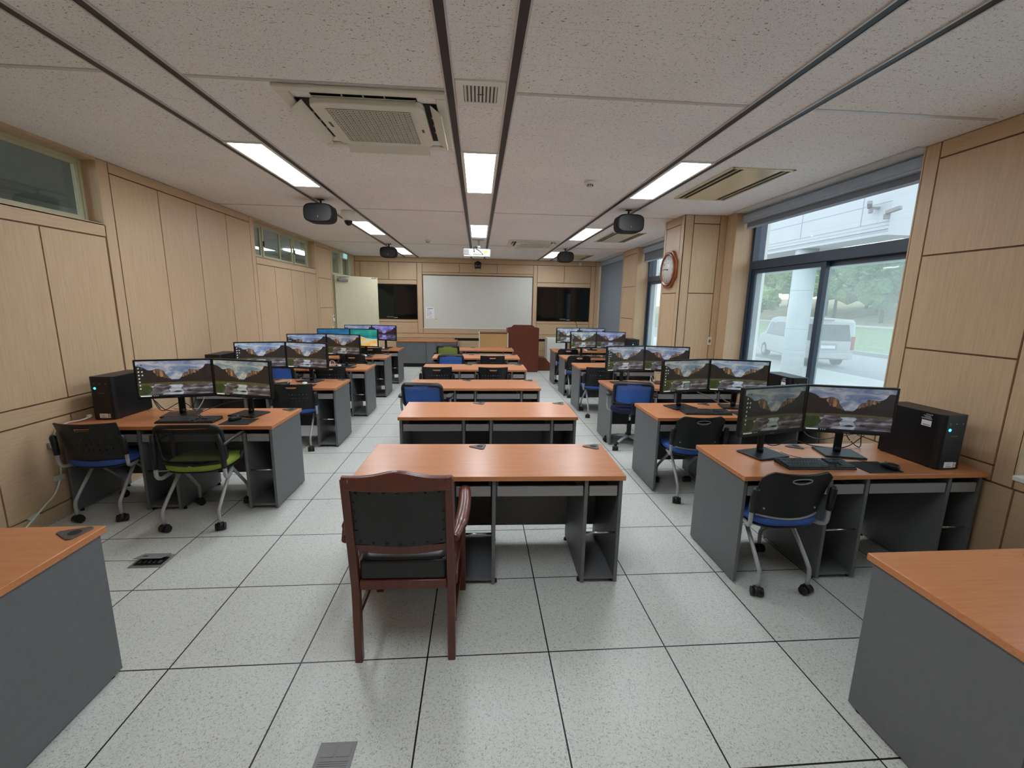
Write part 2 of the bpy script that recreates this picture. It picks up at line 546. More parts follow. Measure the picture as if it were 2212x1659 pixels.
# carcass behind the boards (dark groove bottoms), with the openings left free
for (y0, y1, z0, z1) in ((YF-.2, W1[0], 0, ZC), (W1[0], W1[1], 0, WZ[0]), (W1[0], W1[1], WZ[1], ZC), (W1[1], W2[0], 0, ZC), (W2[0], W2[1], 0, WZ[0]), (W2[0], W2[1], WZ[1], ZC), (W2[1], DR[0], 0, ZC), (DR[0], DR[1], 2.835, ZC), (DR[1], YB+.2, 0, ZC)):
    mb.box(XL-.2, B, y0, y1, z0, z1, 2)
rc = []
def upper(ys, z0, z1):
    for a, b in zip(ys, ys[1:]): rc.append((a, b, z0, z1, 0))
LOW = [YF, -2.4, -1.8, -1.2, -.6, 0, .6, 1.18, 1.775, 2.375, 3.09, 3.705, 4.31, 4.92, 5.61, 6.23, 6.83, 7.50, 8.43]
for a, b in zip(LOW, LOW[1:]): rc.append((a, b, .108, .785, 1))
upper([YF, -2.0, -1.35, -.7], .915, 2.79); rc.append((YF, -.7, 2.79, ZC, 1))
upper([-.7, -.02, .58, 1.18, 1.78, 2.375], .915, 2.225); rc.append((-.7, 2.385, 2.225, WZ[0]+G, 1))
rc.append((2.385, 2.505, .915, ZC, 0))
upper([2.505, 3.10, 3.712, 4.318, 4.92], .915, 2.785); rc.append((2.505, 4.92, 2.785, ZC, 1))
rc.append((4.92, 5.03, .915, ZC, 0))
upper([5.03, 5.61, 6.232, 6.83, 7.40], .915, 2.225); rc.append((5.03, 7.45, 2.225, WZ[0]+G, 1)); rc.append((7.40, 7.45, .915, 2.225, 0))
rc.append((7.45, 7.55, .915, ZC, 0))
for a, b in ((.915, 1.553), (1.553, 2.166), (2.166, 2.795)): rc.append((7.55, 8.35, a, b, 0))
rc.append((7.55, 8.35, 2.795, ZC, 1)); rc.append((8.35, 8.43, .915, ZC, 0))
rc.append((10.13, YB, 0, ZC, 0)); rc.append((8.43, 10.13, 2.828, ZC, 1))
panels_x(mb, XL, 1, rc)
mb.box(B, XL, YF, 8.43, .785+G, .915-G, 1)                # chair-rail band
for y0, y1 in ((W1[0], W1[1]), (W2[0], W2[1])):            # veneered reveals of the high windows
    mb.box(XL-.2, XL, y0-.008, y0+.006, WZ[0], WZ[1], 0); mb.box(XL-.2, XL, y1-.006, y1+.008, WZ[0], WZ[1], 0)
    mb.box(XL-.2, XL, y0, y1, WZ[0]-.008, WZ[0]+.006, 1); mb.box(XL-.2, XL-.001, y0, y1, WZ[1]-.006, WZ[1]+.008, 1)
    mb.box(B, XL, y0, y1, WZ[1], ZC, 1)
struct(mb.build('wall_left', [M['oak_v'], M['oak_h'], M['groove']]), 'light oak panelled wall with high windows on the corridor side', 'wall')
mb = MB(); mb.box(XL-.012, XL+.004, YF, 8.43, 0, .103)
for yj in (-1.2, .0, 1.55): pass
struct(mb.build('baseboard_left', M['oak_h']), 'flat oak baseboard along the corridor-side wall', 'baseboard')
# window bands in the left wall
def high_window(n, y0, y1, mull, label):
    xw = XL-.15
    o = thing('window_%d' % n, label, 'window', (xw, (y0+y1)/2, WZ[0]))
    o['kind'] = 'structure'
    c = (y0+y1)/2
    f = MB()
    f.box(-.03, .03, y0-c, y1-c, 0, .035); f.box(-.03, .03, y0-c, y1-c, WZ[1]-WZ[0]-.035, WZ[1]-WZ[0])
    f.box(-.03, .03, y0-c, y0-c+.035, .035, WZ[1]-WZ[0]-.035); f.box(-.03, .03, y1-c-.035, y1-c, .035, WZ[1]-WZ[0]-.035)
    f.build('window_frame', M['creamdark'], o)
    edges = [y0+.035] + mull + [y1-.035]
    for i, (a, b) in enumerate(zip(edges, edges[1:])):
        s = MB(); dx = .012 if i % 2 else -.012
        s.box(dx-.011, dx+.011, a-c, b-c, .035, .06); s.box(dx-.011, dx+.011, a-c, b-c, WZ[1]-WZ[0]-.06, WZ[1]-WZ[0]-.035)
        s.box(dx-.011, dx+.011, a-c, a-c+.032, .06, WZ[1]-WZ[0]-.06); s.box(dx-.011, dx+.011, b-c-.032, b-c, .06, WZ[1]-WZ[0]-.06)
        so = s.build('sash', M['creamdark'], o)
        g = MB(); g.box(dx-.003, dx+.003, a-c+.032, b-c-.032, .06, WZ[1]-WZ[0]-.06); g.build('glass_pane', M['glass_corr'], so)
        if i % 2:
            k = MB(); k.box(dx+.011, dx+.03, a-c+.006, a-c+.026, .2, .28, 0, .004); k.build('latch', M['black'], so)
high_window(1, W1[0], W1[1], [.10, .86, 1.56], 'high sliding window nearest the camera in the oak wall, dark corridor glass')
high_window(2, W2[0], W2[1], [5.55, 6.18, 6.74], 'high four-pane sliding window in the middle of the oak wall')
# transom and door
o = thing('window_3', 'transom window above the cream door at the far end of the oak wall', 'window', (XL-.05, 9.28, 2.285)); o['kind'] = 'structure'
f = MB()
f.box(-.06, .055, -.85, .85, 0, .045); f.box(-.06, .055, -.85, .85, .505, .55); f.box(-.06, .055, -.85, -.80, .045, .505); f.box(-.06, .055, .62, .85, .045, .505); f.box(-.06, .055, -.20, -.05, .045, .505)
f.build('window_frame', M['creamdark'], o)
for a, b in ((-.80, -.20), (-.05, .62)):
    g = MB(); g.box(-.003, .003, a, b, .045, .505); g.build('glass_pane', M['glass_corr'], o)
mb = MB()
for y0, y1 in ((8.43, 8.475), (10.085, 10.13)): mb.box(XL-.2, XL+.02, y0, y1, 0, 2.285)
struct(mb.build('trim_7', M['creamdark']), 'cream metal door frame at the far end of the oak wall', 'door frame')
# door leaf, standing open into the room
d = thing('door_1', 'cream metal door standing open in front of the far wall', 'door', (XL+.03, 8.46, 0), R(44.5)); d['kind'] = 'structure'
f = MB(); f.box(0, 1.09, -.02, .02, .01, 2.27, 0, .003); f.build('door_leaf', M['cream'], d)
f = MB(); f.box(1.06, 1.092, -.021, .021, 1.0, 1.12); f.cyl((1.0, -.02, 1.02), (1.0, -.07, 1.02), .012); f.tube([(1.0, -.065, 1.02), (.88, -.065, 1.02)], .01); f.build('door_handle', M['chrome'], d)
f = MB(); f.box(.06, .30, -.075, -.021, 2.14, 2.20, 0, .008); f.tube([(.12, -.05, 2.20), (.12, -.05, 2.235), (.34, -.05, 2.25)], .009); f.box(.02, .28, -.06, -.045, 2.235, 2.25); f.build('door_closer', M['outlet'], d)
f = MB(); f.box(.93, .97, -.035, -.02, 2.235, 2.26); f.box(.99, 1.06, -.03, -.02, 2.24, 2.262); f.build('latch', M['outlet'], d)
# corridor beyond
mb = MB()
mb.box(-5.6, -3.22, YF-.2, 14, -.12, 0, 1); mb.box(-5.6, -3.22, YF-.2, 14, 2.95, 3.05, 0)
mb.box(-5.7, -5.6, YF-.2, 14, 0, 2.95, 0); mb.box(-5.7, -3.22, 14, 14.1, 0, 2.95, 0); mb.box(-5.7, -3.22, YF-.3, YF-.2, 0, 2.95, 0)
mb.box(XL-.2, XL-.19, YB+.2, 14, 0, 2.95, 0)
struct(mb.build('wall_corridor', [M['corridor'], M['corrdark']]), 'grey corridor walls seen dimly through the high windows', 'wall')
for i, yy in enumerate((1.2, 6.6, 10.4)):
    l = MB(); l.box(-.14, .14, -.62, .62, -.03, .0)
    tag(l.build('corridor_lamp', M['corrlamp'], None, (-4.45, yy, 2.949)), ['corridor ceiling lamp beyond the near high window', 'corridor ceiling lamp beyond the middle high window', 'corridor ceiling lamp beyond the transom window'][i], 'lamp', 'corridor ceiling lamps')
# far wall ----------------------------------------------------------------------
mb = MB()
WB = (-1.262, 1.745, .995, 2.438); T1 = (-2.885, -1.40, 1.235, 2.168); T2 = (1.855, 3.345, 1.235, 2.168); SL = (-.40, 3.44, .672, .738)
mb.box(XL-.2, XR+.45, YB+.06, YB+.25, 0, ZC, 2)
holes = [WB, T1, T2, SL]
def bpan(x0, x1, z0, z1, mi=0): mb.box(x0+G, x1-G, YB, YB+.06, z0+G, z1-G, mi)
for a, b in ((-1.262, -.262), (-.262, .757), (.757, 1.745)): bpan(a, b, 2.50, 2.745, 1)
bpan(XL, XR, 2.745, ZC, 1); bpan(WB[0], WB[1], WB[3], 2.50, 1)
for x0, xm, x1 in ((-2.885, -2.14, -1.40), (1.855, 2.60, 3.345)):
    bpan(x0, xm, 2.285, 2.745); bpan(xm, x1, 2.285, 2.745); bpan(x0, x1, 2.168, 2.285, 1); bpan(x0, x1, 1.165, 1.235, 1); bpan(x0, x1, .86, 1.165, 1)
for x0, x1 in ((XL, -2.885), (-1.40, -1.262), (1.745, 1.855), (3.345, XR)): bpan(x0, x1, .86, 2.745)
bpan(WB[0], WB[1], .86, WB[2], 1)
bpan(XL, XR, .738, .86, 1)
bpan(XL, SL[0], .672, .738, 1); bpan(SL[1], XR, .672, .738, 1)
for a, b in ((XL, -1.4), (-1.4, -.4), (-.4, .6), (.6, 1.9), (1.9, XR)): bpan(a, b, .42, .672, 1); bpan(a, b, .1, .42, 1)
mb.box(SL[0], SL[1], YB+.03, YB+.06, SL[2], SL[3], 3)
struct(mb.build('wall_back', [M['oak_v'], M['oak_h'], M['groove'], M['blackmatte']]), 'oak panelled wall holding the whiteboard and two black screens', 'wall')
mb = MB(); mb.box(XL, XR, YB-.004, YB+.01, 0, .1); struct(mb.build('baseboard_back', M['oak_h']), 'oak baseboard under the whiteboard wall', 'baseboard')
# wall behind the camera
mb = MB(); mb.box(XL-.2, XR+.45, YF-.2, YF, 0, ZC); struct(mb.build('wall_front', M['oak_v']), 'plain oak wall behind the camera', 'wall')
# window-side wall ------------------------------------------------------------------
mb = MB()
XO = 3.92
SILL = .75
win = [(-1.75, .36), (1.295, 3.632), (4.75, 7.055), (7.97, 10.22)]
prev = YF-.2
for (a, b) in win + [(YB+.2, None)]:
    mb.box(XR+.012, XO, prev, a, 0, ZC, 2)
    prev = b
for (a, b) in win:
    mb.box(XR+.012, XO, a, b, 0, SILL-.03, 2)
rc = []
def col3(y0, y1, m=.045):
    rc.append((y0, y0+.10, .795, ZC, 0)); rc.append((y1-.03, y1, .795, ZC, 0))
for (y0, y1, s0, s1) in ((.36, 1.295, .115, .115), (7.055, 7.97, .07, .05)):
    rc.append((y0, y0+s0, .66, ZC, 0)); rc.append((y1-s1, y1, .66, ZC, 0)); rc.append((y0+s0, y1-s1, 2.765, ZC, 1)); rc.append((y0+s0, y1-s1, .66, .765, 1))
    for a, b in ((.765, 1.435), (1.435, 2.104), (2.104, 2.765)): rc.append((y0+s0, y1-s1, a, b, 0))
rc.append((YF, -1.75, .66, ZC, 0)); rc.append((3.632, 3.85, .66, ZC, 0)); rc.append((4.45, 4.75, .66, ZC, 0)); rc.append((10.22, YB, .66, ZC, 0))
for (a, b) in win: rc.append((a, b, .66, SILL-.03, 1))
for a, b in zip([YF, -2.0, -1.2, -.4, .35, 1.2, 2.0, 2.8, 3.6, 4.45, 5.2, 6.0, 6.8, 7.6, 8.4, 9.2], [-2.0, -1.2, -.4, .35, 1.2, 2.0, 2.8, 3.6, 4.45, 5.2, 6.0, 6.8, 7.6, 8.4, 9.2, YB]): rc.append((a, b, .105, .66, 1))
rc.append((YF, YB, 0, .105, 1))
panels_x(mb, XR, -1, rc)
for (a, b) in win:                                # veneered reveals and sill board
    mb.box(XR, 3.72, a-.01, a+.006, SILL, ZC-.002, 0); mb.box(XR, 3.72, b-.006, b+.01, SILL, ZC-.002, 0); mb.box(3.72, XO, a-.01, a+.006, SILL, ZC-.002, 3); mb.box(3.72, XO, b-.006, b+.01, SILL, ZC-.002, 3)
    mb.box(XR-.02, 3.68, a, b, SILL-.03, SILL, 3, .004)
# the pillar that stands out between the first two windows
PY0, PY1, PX = 3.85, 4.45, 2.90
mb.box(PX+.012, XR+.01, PY0+.012, PY1-.012, 0, ZC, 2)
pr = [(PY0, PY0+.095, 0, ZC, 0), (PY1-.06, PY1, 0, ZC, 0), (PY0+.095, PY1-.06, 2.77, ZC, 1), (PY0+.095, PY1-.06, 1.888, 2.77, 0), (PY0+.095, PY1-.06, .9, 1.888, 0), (PY0+.095, PY1-.06, 0, .9, 1)]
for (y0, y1, z0, z1, mi) in pr:
    mb.box(PX, PX+.012, y0+(G if y0 > PY0 else 0), y1-(G if y1 < PY1 else 0), z0+G, z1-G, mi)
for yf, sg in ((PY0, 1), (PY1, -1)):
    ya, yb = (yf, yf+.012) if sg > 0 else (yf-.012, yf)
    for (x0, x1, z0, z1, mi) in ((PX, PX+.125, 0, ZC, 0), (XR-.09, XR, 0, ZC, 0), (PX+.125, XR-.09, 2.77, ZC, 1), (PX+.125, XR-.09, 1.888, 2.77, 0), (PX+.125, XR-.09, .9, 1.888, 0), (PX+.125, XR-.09, 0, .9, 1)):
        mb.box(x0+(G if x0 > PX else .0005), x1-(G if x1 < XR else 0), ya, yb, z0+G, z1-G, mi)
struct(mb.build('wall_right', [M['oak_v'], M['oak_h'], M['groove'], M['white']]), 'oak panelled window wall with a square pillar standing out', 'wall')
# outside face closes the top of the window heads
# window frames
def big_window(n, a, b, label, split=True):
    o = thing('window_%d' % n, label, 'window', (3.70, (a+b)/2, SILL)); o['kind'] = 'structure'
    c = (a+b)/2; H = ZC-SILL; T0, T1_ = 2.185-SILL, 2.285-SILL
    f = MB()
    f.box(0, .15, a-c, b-c, 0, .06); f.box(0, .15, a-c, b-c, H-.06, H)
    f.box(0, .15, a-c, a-c+.055, .06, H-.06); f.box(0, .15, b-c-.055, b-c, .06, H-.06)
    f.box(-.006, .15, a-c+.055, b-c-.055, T0, T1_)
    f.build('window_frame', M['navyframe'], o)
    g = MB(); g.box(.07, .076, a-c+.055, b-c-.055, T1_, H-.06); g.build('glass_pane', M['glass_clear'], o)
    m = (a+b)/2-.03 - c
    for (y0, y1, dx) in ((m-.05, b-c-.055, .02), (a-c+.055, m+.045, .075)):
        s = MB(); t_ = .05 if dx > .05 else .06
        s.box(dx, dx+.045, y0, y1, .06, .06+t_); s.box(dx, dx+.045, y0, y1, T0-.05, T0)
        s.box(dx, dx+.045, y0, y0+t_, .06+t_, T0-.05); s.box(dx, dx+.045, y1-t_, y1, .06+t_, T0-.05)
        so = s.build('sash', M['navyframe'], o)
        g = MB(); g.box(dx+.02, dx+.026, y0+t_, y1-t_, .06+t_, T0-.05); g.build('glass_pane', M['glass_haze'], so)
big_window(4, win[0][0], win[0][1], 'dark-framed window beside the camera at the right edge')
big_window(5, win[1][0], win[1][1], 'large dark-framed window looking out at a white van')
big_window(6, win[2][0], win[2][1], 'dark-framed window half hidden behind the clock pillar')
big_window(7, win[3][0], win[3][1], 'far dark-framed window covered by a lowered grey blind')
# grey soffit strip and blinds
for k, (a, b) in enumerate(win):
    mb = MB(); mb.box(3.42, 3.70, a-.0, b+.0, ZC-.012, ZC-.001); mb.box(3.405, 3.42, a, b, ZC-.006, ZC-.001, 1)
    struct(mb.build('trim_%d' % (8+k), [M['soffit'], M['rim']]), ['grey painted window head by the camera', 'grey painted head of the van window', 'grey painted head of the window behind the pillar', 'grey painted head of the far window'][k], 'window head')
def blind(a, b, zb, label, side_gap=.03):
    o = thing('roller_blind', label, 'blind', (3.6, (a+b)/2, zb), 0, 'roller blinds on the windows')
    w = (b-a)/2-.012
    f = MB(); f.prism([(-.055, 2.84-zb), (-.055, 2.775-zb), (-.04, 2.745-zb), (.05, 2.745-zb), (.05, 2.84-zb)], 'y', -w, w); f.box(-.062, -.05, -w, w, 2.745-zb, 2.757-zb); f.build('cassette', M['blindbox'], o)
    f = MB(); f.box(-.012, -.008, -w+side_gap, w-side_gap, .02, 2.76-zb); f.build('fabric', M['blind'], o)
    f = MB(); f.box(-.018, -.002, -w+side_gap, w-side_gap, 0, .024, 0, .004); f.build('bottom_bar', M['blindbox'], o)
    return o
blind(win[0][0], win[0][1], 2.62, 'raised grey roller blind on the window beside the camera')
blind(win[1][0], win[1][1], 2.668, 'rolled-up grey blind above the large window with the van outside')
blind(win[2][0], win[2][1], 2.565, 'rolled-up grey blind above the window behind the clock pillar')
blind(win[3][0], win[3][1], .80, 'grey roller blind pulled fully down on the far window')
# ------------------------------------------------------------------ ceiling fittings
def light_panel():
    o = thing('ceiling_light', '', 'ceiling light', group='lit LED panels in the ceiling strips')
    f = MB()
    f.box(-.15, .15, -.635, -.62, -.012, .0); f.box(-.15, .15, .62, .635, -.012, .0); f.box(-.15, -.125, -.62, .62, -.012, .0); f.box(.125, .15, -.62, .62, -.012, .0)
    f.build('frame', M['white'], o)
    f = MB(); f.box(-.125, .125, -.62, .62, -.009, -.003); f.build('diffuser', M['glow'], o)
    return o
lp = light_panel(); st = []
rows = {2.455: 'nearest lit', 5.69: 'second lit', 8.90: 'farthest lit', -.78: 'overhead lit'}
for xc, nm in ((-1.525, 'strip by the oak wall'), (.253, 'middle strip'), (2.024, 'strip by the windows')):
    for yc in (2.455, 5.69, 8.90, -.78):
        if (xc == .253 and yc == 8.90) or (xc != .253 and yc < 0): continue
        place(lp, st, (xc, yc, ZC-.001), 0, '%s panel in the ceiling %s' % (rows[yc], nm))
def cassette(loc, rz, label):
    o = thing('ceiling_air_conditioner', label, 'air conditioner', loc, rz, 'ceiling cassette air conditioners')
    f = MB()
    S, I = .475, .412
    f.box(-S, S, -S, -I, -.022, 0, 0, .008, 2); f.box(-S, S, I, S, -.022, 0, 0, .008, 2); f.box(-S, -I, -I, I, -.022, 0, 0, .008, 2); f.box(I, S, -I, I, -.022, 0, 0, .008, 2)
    f.build('frame', M['acwhite'], o)
    f = MB(); f.box(-.30, .30, -I-.002, -.325, -.006, -.002); f.box(-.30, .30, .33, I, -.006, -.002); f.box(-I, -.33, -.30, .30, -.006, -.002); f.box(.33, I, -.30, .30, -.006, -.002); f.build('air_outlet', M['blackmatte'], o)
    f = MB()
    pts = []
    for (cx, cy, a0) in ((.27, .27, 0), (-.27, .27, 90), (-.27, -.27, 180), (.27, -.27, 270)):
        for k in range(5):
            a = R(a0 + 22.5*k); pts.append((cx+.065*math.cos(a), cy+.065*math.sin(a)))
    f.prism(pts, 'z', -.040, -.004, 0, .004)
    f.box(-.30, -.285, -.06, .02, -.0415, -.040, 1); f.box(.285, .30, .0, .05, -.0415, -.040, 1)
    f.build('centre_panel', [M['acwhite'], M['ink']], o)
    f = MB(); f.box(-.25, .25, -.26, .26, -.0425, -.0402, 1)
    n = 15
    for k in range(n+1):
        x = -.25+.5*k/n; f.box(x-.003, x+.003, -.26, .26, -.046, -.0425)
    for k in range(21):
        y = -.26+.52*k/20; f.box(-.25, .25, y-.0035, y+.0035, -.046, -.0425)
    for k in range(-16, n+1):          # slanting bars make the triangular holes
        x = -.25+.5*k/n
        for j in range(20):
            x0 = x + .0333*j*.0; break
    for k in range(n):
        for j in range(20):
            x = -.25+.5*(k+.5)/n; y = -.26+.52*(j+.5)/20
            f.cbox((x, y, -.0435), (.040, .0035, .002), R(-38))
    f.build('intake_grille', [M['acwhite'], M['blackmatte']], o)
    for (x, y, r, tilt) in ((0, -.372, 0, 14), (0, .375, 180, -1), (-.375, 0, -90, -1), (.375, 0, 90, -1)):
        v = MB()
        if tilt > 0:
            v.cbox((0, .012, -.013), (.59, .034, .005), 0, 0, .002, 1, R(24))
        else:
            v.cbox((0, -.030, -.038), (.60, .085, .008), 0, 0, .002, 1, R(38))
        for sx_ in (-.12, 0, .12): v.cbox((sx_, -.002, -.010), (.006, .03, .012), 0)
        v.build('vane', M['acwhite'], o, (x, y, 0), R(r))
    return o
cassette((-.42, 1.315, ZC-.0005), 0, 'white ceiling cassette air conditioner nearest the camera, grille in clear view')
cassette((1.30, 7.05, ZC-.0005), 0, 'far white ceiling cassette air conditioner beyond the projector')
# small return-air grille in the middle strip
o = thing('air_vent', 'small white ceiling vent with grey slats in the middle light strip', 'vent', (.253, .845, ZC-.001))
f = MB()
for (a, b, c_, d_) in ((-.137, .137, -.15, -.10), (-.137, .137, .10, .15), (-.137, -.095, -.10, .10), (.095, .137, -.10, .10)): f.box(a, b, c_, d_, -.008, 0)
f.build('frame', M['white'], o)
f = MB(); f.box(-.095, .095, -.10, .10, -.003, -.001, 1)
for k in range(9):
    x = -.085+.17*k/8; f.box(x-.006, x+.006, -.10, .10, -.007, -.003)
f.box(-.018, .018, -.004, .004, -.010, -.007, 1)
f.build('slats', [M['offwhite'], M['ink']], o)
# champagne-coloured flush vents along the window side
def flush_vent(loc, label):
    o = thing('ceiling_diffuser', label, 'ceiling diffuser', loc, 0, 'flush metal diffusers by the windows')
    f = MB()
    for s in (-1, 1):
        f.box(s*.275-.012, s*.275+.012, -.56, .56, -.010, 0); f.box(s*.215-.004, s*.215+.004, -.54, .54, -.012, 0)
    f.box(-.275, .275, -.56, -.535, -.010, 0); f.box(-.275, .275, .535, .56, -.010, 0)
    f.build('frame', M['gold'], o)
    f = MB(); f.box(-.263, .263, -.535, .535, -.002, -.0005); f.build('air_slot', M['blackmatte'], o)
    f = MB(); f.box(-.165, .165, -.535, .535, -.011, -.003, 0, .002); f.build('centre_plate', M['gold'], o)
flush_vent((2.668, 2.48, ZC-.0005), 'nearest champagne metal ceiling diffuser by the window wall')
flush_vent((2.69, 5.93, ZC-.0005), 'second champagne metal ceiling diffuser by the window wall')
flush_vent((2.71, 9.32, ZC-.0005), 'farthest ceiling diffuser, above the corner of the window wall')
# loudspeakers hung from the ceiling
def speaker(loc, label):
    o = thing('ceiling_speaker', label, 'loudspeaker', loc, 0, 'black loudspeakers hung from the ceiling')
    pts = [(.17*abs(math.cos(R(a)))**.55*(1 if math.cos(R(a)) >= 0 else -1), .108*abs(math.sin(R(a)))**.60*(1 if math.sin(R(a)) >= 0 else -1)) for a in range(5, 365, 10)]
    f = MB(); f.prism(pts, 'y', .0, .17, 0, .012, 2); f.build('cabinet', M['blackmatte'], o)
    g = [(x*.93, z*.93) for x, z in pts]
    f = MB(); f.prism(g, 'y', -.012, .004, 0, .008, 2); f.build('front_grille', M['black'], o)
    f = MB(); f.box(-.003, .003, -.0135, -.0115, -.055, -.035); f.build('badge', M['chrome'], o)
    f = MB(); f.box(-.04, .04, .09, .14, .095, .115); f.box(-.010, .010, .11, .125, .105, ZC-loc[2]-.006); f.box(-.035, .035, .09, .145, ZC-loc[2]-.008, ZC-loc[2]-.001); f.build('bracket', M['blackmatte'], o)
speaker((-1.612, 3.60, 2.712), 'black loudspeaker nearest the camera on the oak-wall side')
speaker((2.106, 3.60, 2.706), 'black loudspeaker nearest the camera on the window side')
speaker((-1.612, 7.60, 2.708), 'far black loudspeaker on the oak-wall side')
speaker((2.10, 7.60, 2.706), 'far black loudspeaker on the window side')
# dome camera
o = thing('ceiling_dome_camera', 'white dome security camera beside the near left loudspeaker', 'security camera', (-1.478, 4.35, ZC-.001))
f = MB(); f.lathe([(.085, 0), (.087, -.02), (.086, -.055), (.07, -.11), (.052, -.125)], 28); f.build('housing', M['white'], o)
f = MB(); f.lathe([(.052, -.122), (.052, -.14), (.042, -.165), (.022, -.182), (.0, -.188)], 24); f.build('dome', M['blackgloss'], o)
# smoke detectors
for (x, y, lb) in ((1.314, 2.528, 'white smoke detector on the ceiling nearest the camera'), (-.73, 6.973, 'far white smoke detector on the ceiling above the whiteboard side')):
    o = thing('smoke_detector', lb, 'smoke detector', (x, y, ZC-.001), 0, 'smoke detectors')
    f = MB(); f.lathe([(.055, 0), (.055, -.012), (.048, -.022), (.03, -.026)], 24); f.build('base', M['white'], o)
    f = MB(); f.lathe([(.028, -.024), (.026, -.04), (.014, -.05), (0, -.052)], 18)
    for k in range(8):
        a = 2*PI*k/8; f.box(.027*math.cos(a)-.003, .027*math.cos(a)+.003, .027*math.sin(a)-.003, .027*math.sin(a)+.003, -.044, -.026, 1)
    f.build('sensor_head', [M['offwhite'], M['black']], o)
# ceiling scars beside the cassette: irregular dark tears in the board
f = MB()
pts = [(-.84, 1.615), (-.80, 1.598), (-.72, 1.596), (-.62, 1.584), (-.53, 1.592), (-.53, 1.600), (-.62, 1.598), (-.70, 1.612), (-.80, 1.612)]
f.prism(pts, 'z', ZC-.0025, ZC-.0008); f.prism([(-.62, 1.775), (-.56, 1.772), (-.56, 1.787), (-.62, 1.79)], 'z', ZC-.0025, ZC-.0008)
struct(f.build('trim_12', M['groove']), 'dark torn scars in the ceiling board beside the near air conditioner', 'ceiling damage')
# projector
o = thing('projector', 'white projector hanging from the ceiling in front of the whiteboard', 'projector', (.218, 6.62, 2.565))
f = MB(); f.box(-.255, .255, 0, .36, .025, .145, 0, .02, 3); f.box(-.25, .25, .005, .355, .0, .03, 1, .012, 2); f.build('body', [M['white'], M['offwhite']], o)
f = MB()
for k in range(7): f.box(-.235+k*.013, -.229+k*.013, -.004, .002, .035, .125)
f.build('vent_slats', M['ink'], o)
f = MB(); f.box(.13, .20, -.003, .001, .07, .105); f.build('sticker', M['yellow'], o)
f = MB()
for k in range(6): f.box(-.06+k*.03, -.045+k*.03, -.003, .001, .038, .05)
f.cyl((-.055, 0, .09), (-.055, -.02, .09), .012); f.build('ports', M['black'], o)
f = MB(); f.cyl((.03, .08, .145), (.03, .08, .17), .04); f.box(-.0, .06, .05, .11, .165, .20); f.cyl((.03, .08, .2), (.03, .08, 2.88-2.565), .016); f.box(-.09, .13, .03, .13, .308, .3145); f.build('ceiling_mount', M['silver'], o)
f = MB(); f.cyl((-.11, .1, 0), (-.11, .1, -.018), .016); f.cyl((.14, .1, 0), (.14, .1, -.018), .016); f.build('foot', M['black'], o)
f = MB(); f.tube(smooth_path([(.02, .06, .19), (-.02, .0, .15), (.05, -.02, .10), (.10, -.015, .05), (.105, .0, .03)]), .005, 6); f.tube(smooth_path([(.0, .06, .18), (-.06, -.005, .16), (-.055, -.03, .12), (-.055, -.02, .09)]), .006, 6); f.build('lead', M['cableblack'], o)
# ------------------------------------------------------------------ desks
DW, DD, DH = 1.60, .60, .72
def make_desk():
    o = thing('computer_desk', '', 'desk', group='cherry-topped computer desks')
    f = MB(); f.box(0, DW, 0, DD, DH-.03, DH, 0, .003, 2); top = f.build('desktop', M['cherry'], o)
    for gx in (.71, 1.515):
        g = MB(); pts = []
        for (cx, cy, r, a0, a1) in ((-.050, .006, .014, 100, 245), (.026, -.038, .018, 245, 360), (.036, .032, .020, 0, 100)):
            for k in range(6):
                a = R(a0+(a1-a0)*k/5); pts.append((gx+cx+r*math.cos(a), .535+cy+r*math.sin(a)))
        g.prism(pts, 'z', DH-.001, DH+.005, 0, .002)
        g.lathe([(.023, .0), (.023, .0012)], 18, (gx+.012, .535, DH+.0046), 1)
        g.build('cable_grommet', [M['gromm'], M['blackmatte']], top)
    for i, x in enumerate((.012, .564, .806, 1.358, 1.566)):
        f = MB(); f.box(x, x+.022, .018, DD-.02, .014, DH-.03, 0, .0015)
        f.build('side_panel' if i in (0, 4) else 'divider_panel', M['graphite'], o)
        for yy in (.06, DD-.06):
            k = MB(); xs = x+.022 if i in (0, 1, 2) else x
            k.cyl((xs, yy, 0), (xs, yy, .018), .014, .012, 12); k.build('foot', M['blackmatte'], o)
    for (a, b) in ((.034, .564), (.586, .806), (.828, 1.358), (1.380, 1.566)):
        f = MB(); f.box(a, b, .545, .560, .12, DH-.03); f.build('modesty_panel', M['graphite'], o)
        f = MB(); f.box(a+.008, b-.008, .022, .036, .586, .648, 0, .0015); f.box(a+.02, b-.02, .036, .42, .59, .60, 1); f.build('drawer', [M['drawergrey'], M['graphite']], o)
    for (a, b) in ((.586, .806), (1.380, 1.566)):
        f = MB(); f.box(a, b, .03, .55, .028, .046); f.build('bottom_shelf', M['graphite'], o)
        f = MB(); f.cyl((a, .045, .335), (b, .045, .335), .0065, None, 10); f.build('crossbar', M['chrome'], o)
    return o
desk = make_desk(); dst = []
ordn = ['nearest', 'second', 'third', 'fourth', 'fifth', 'sixth']
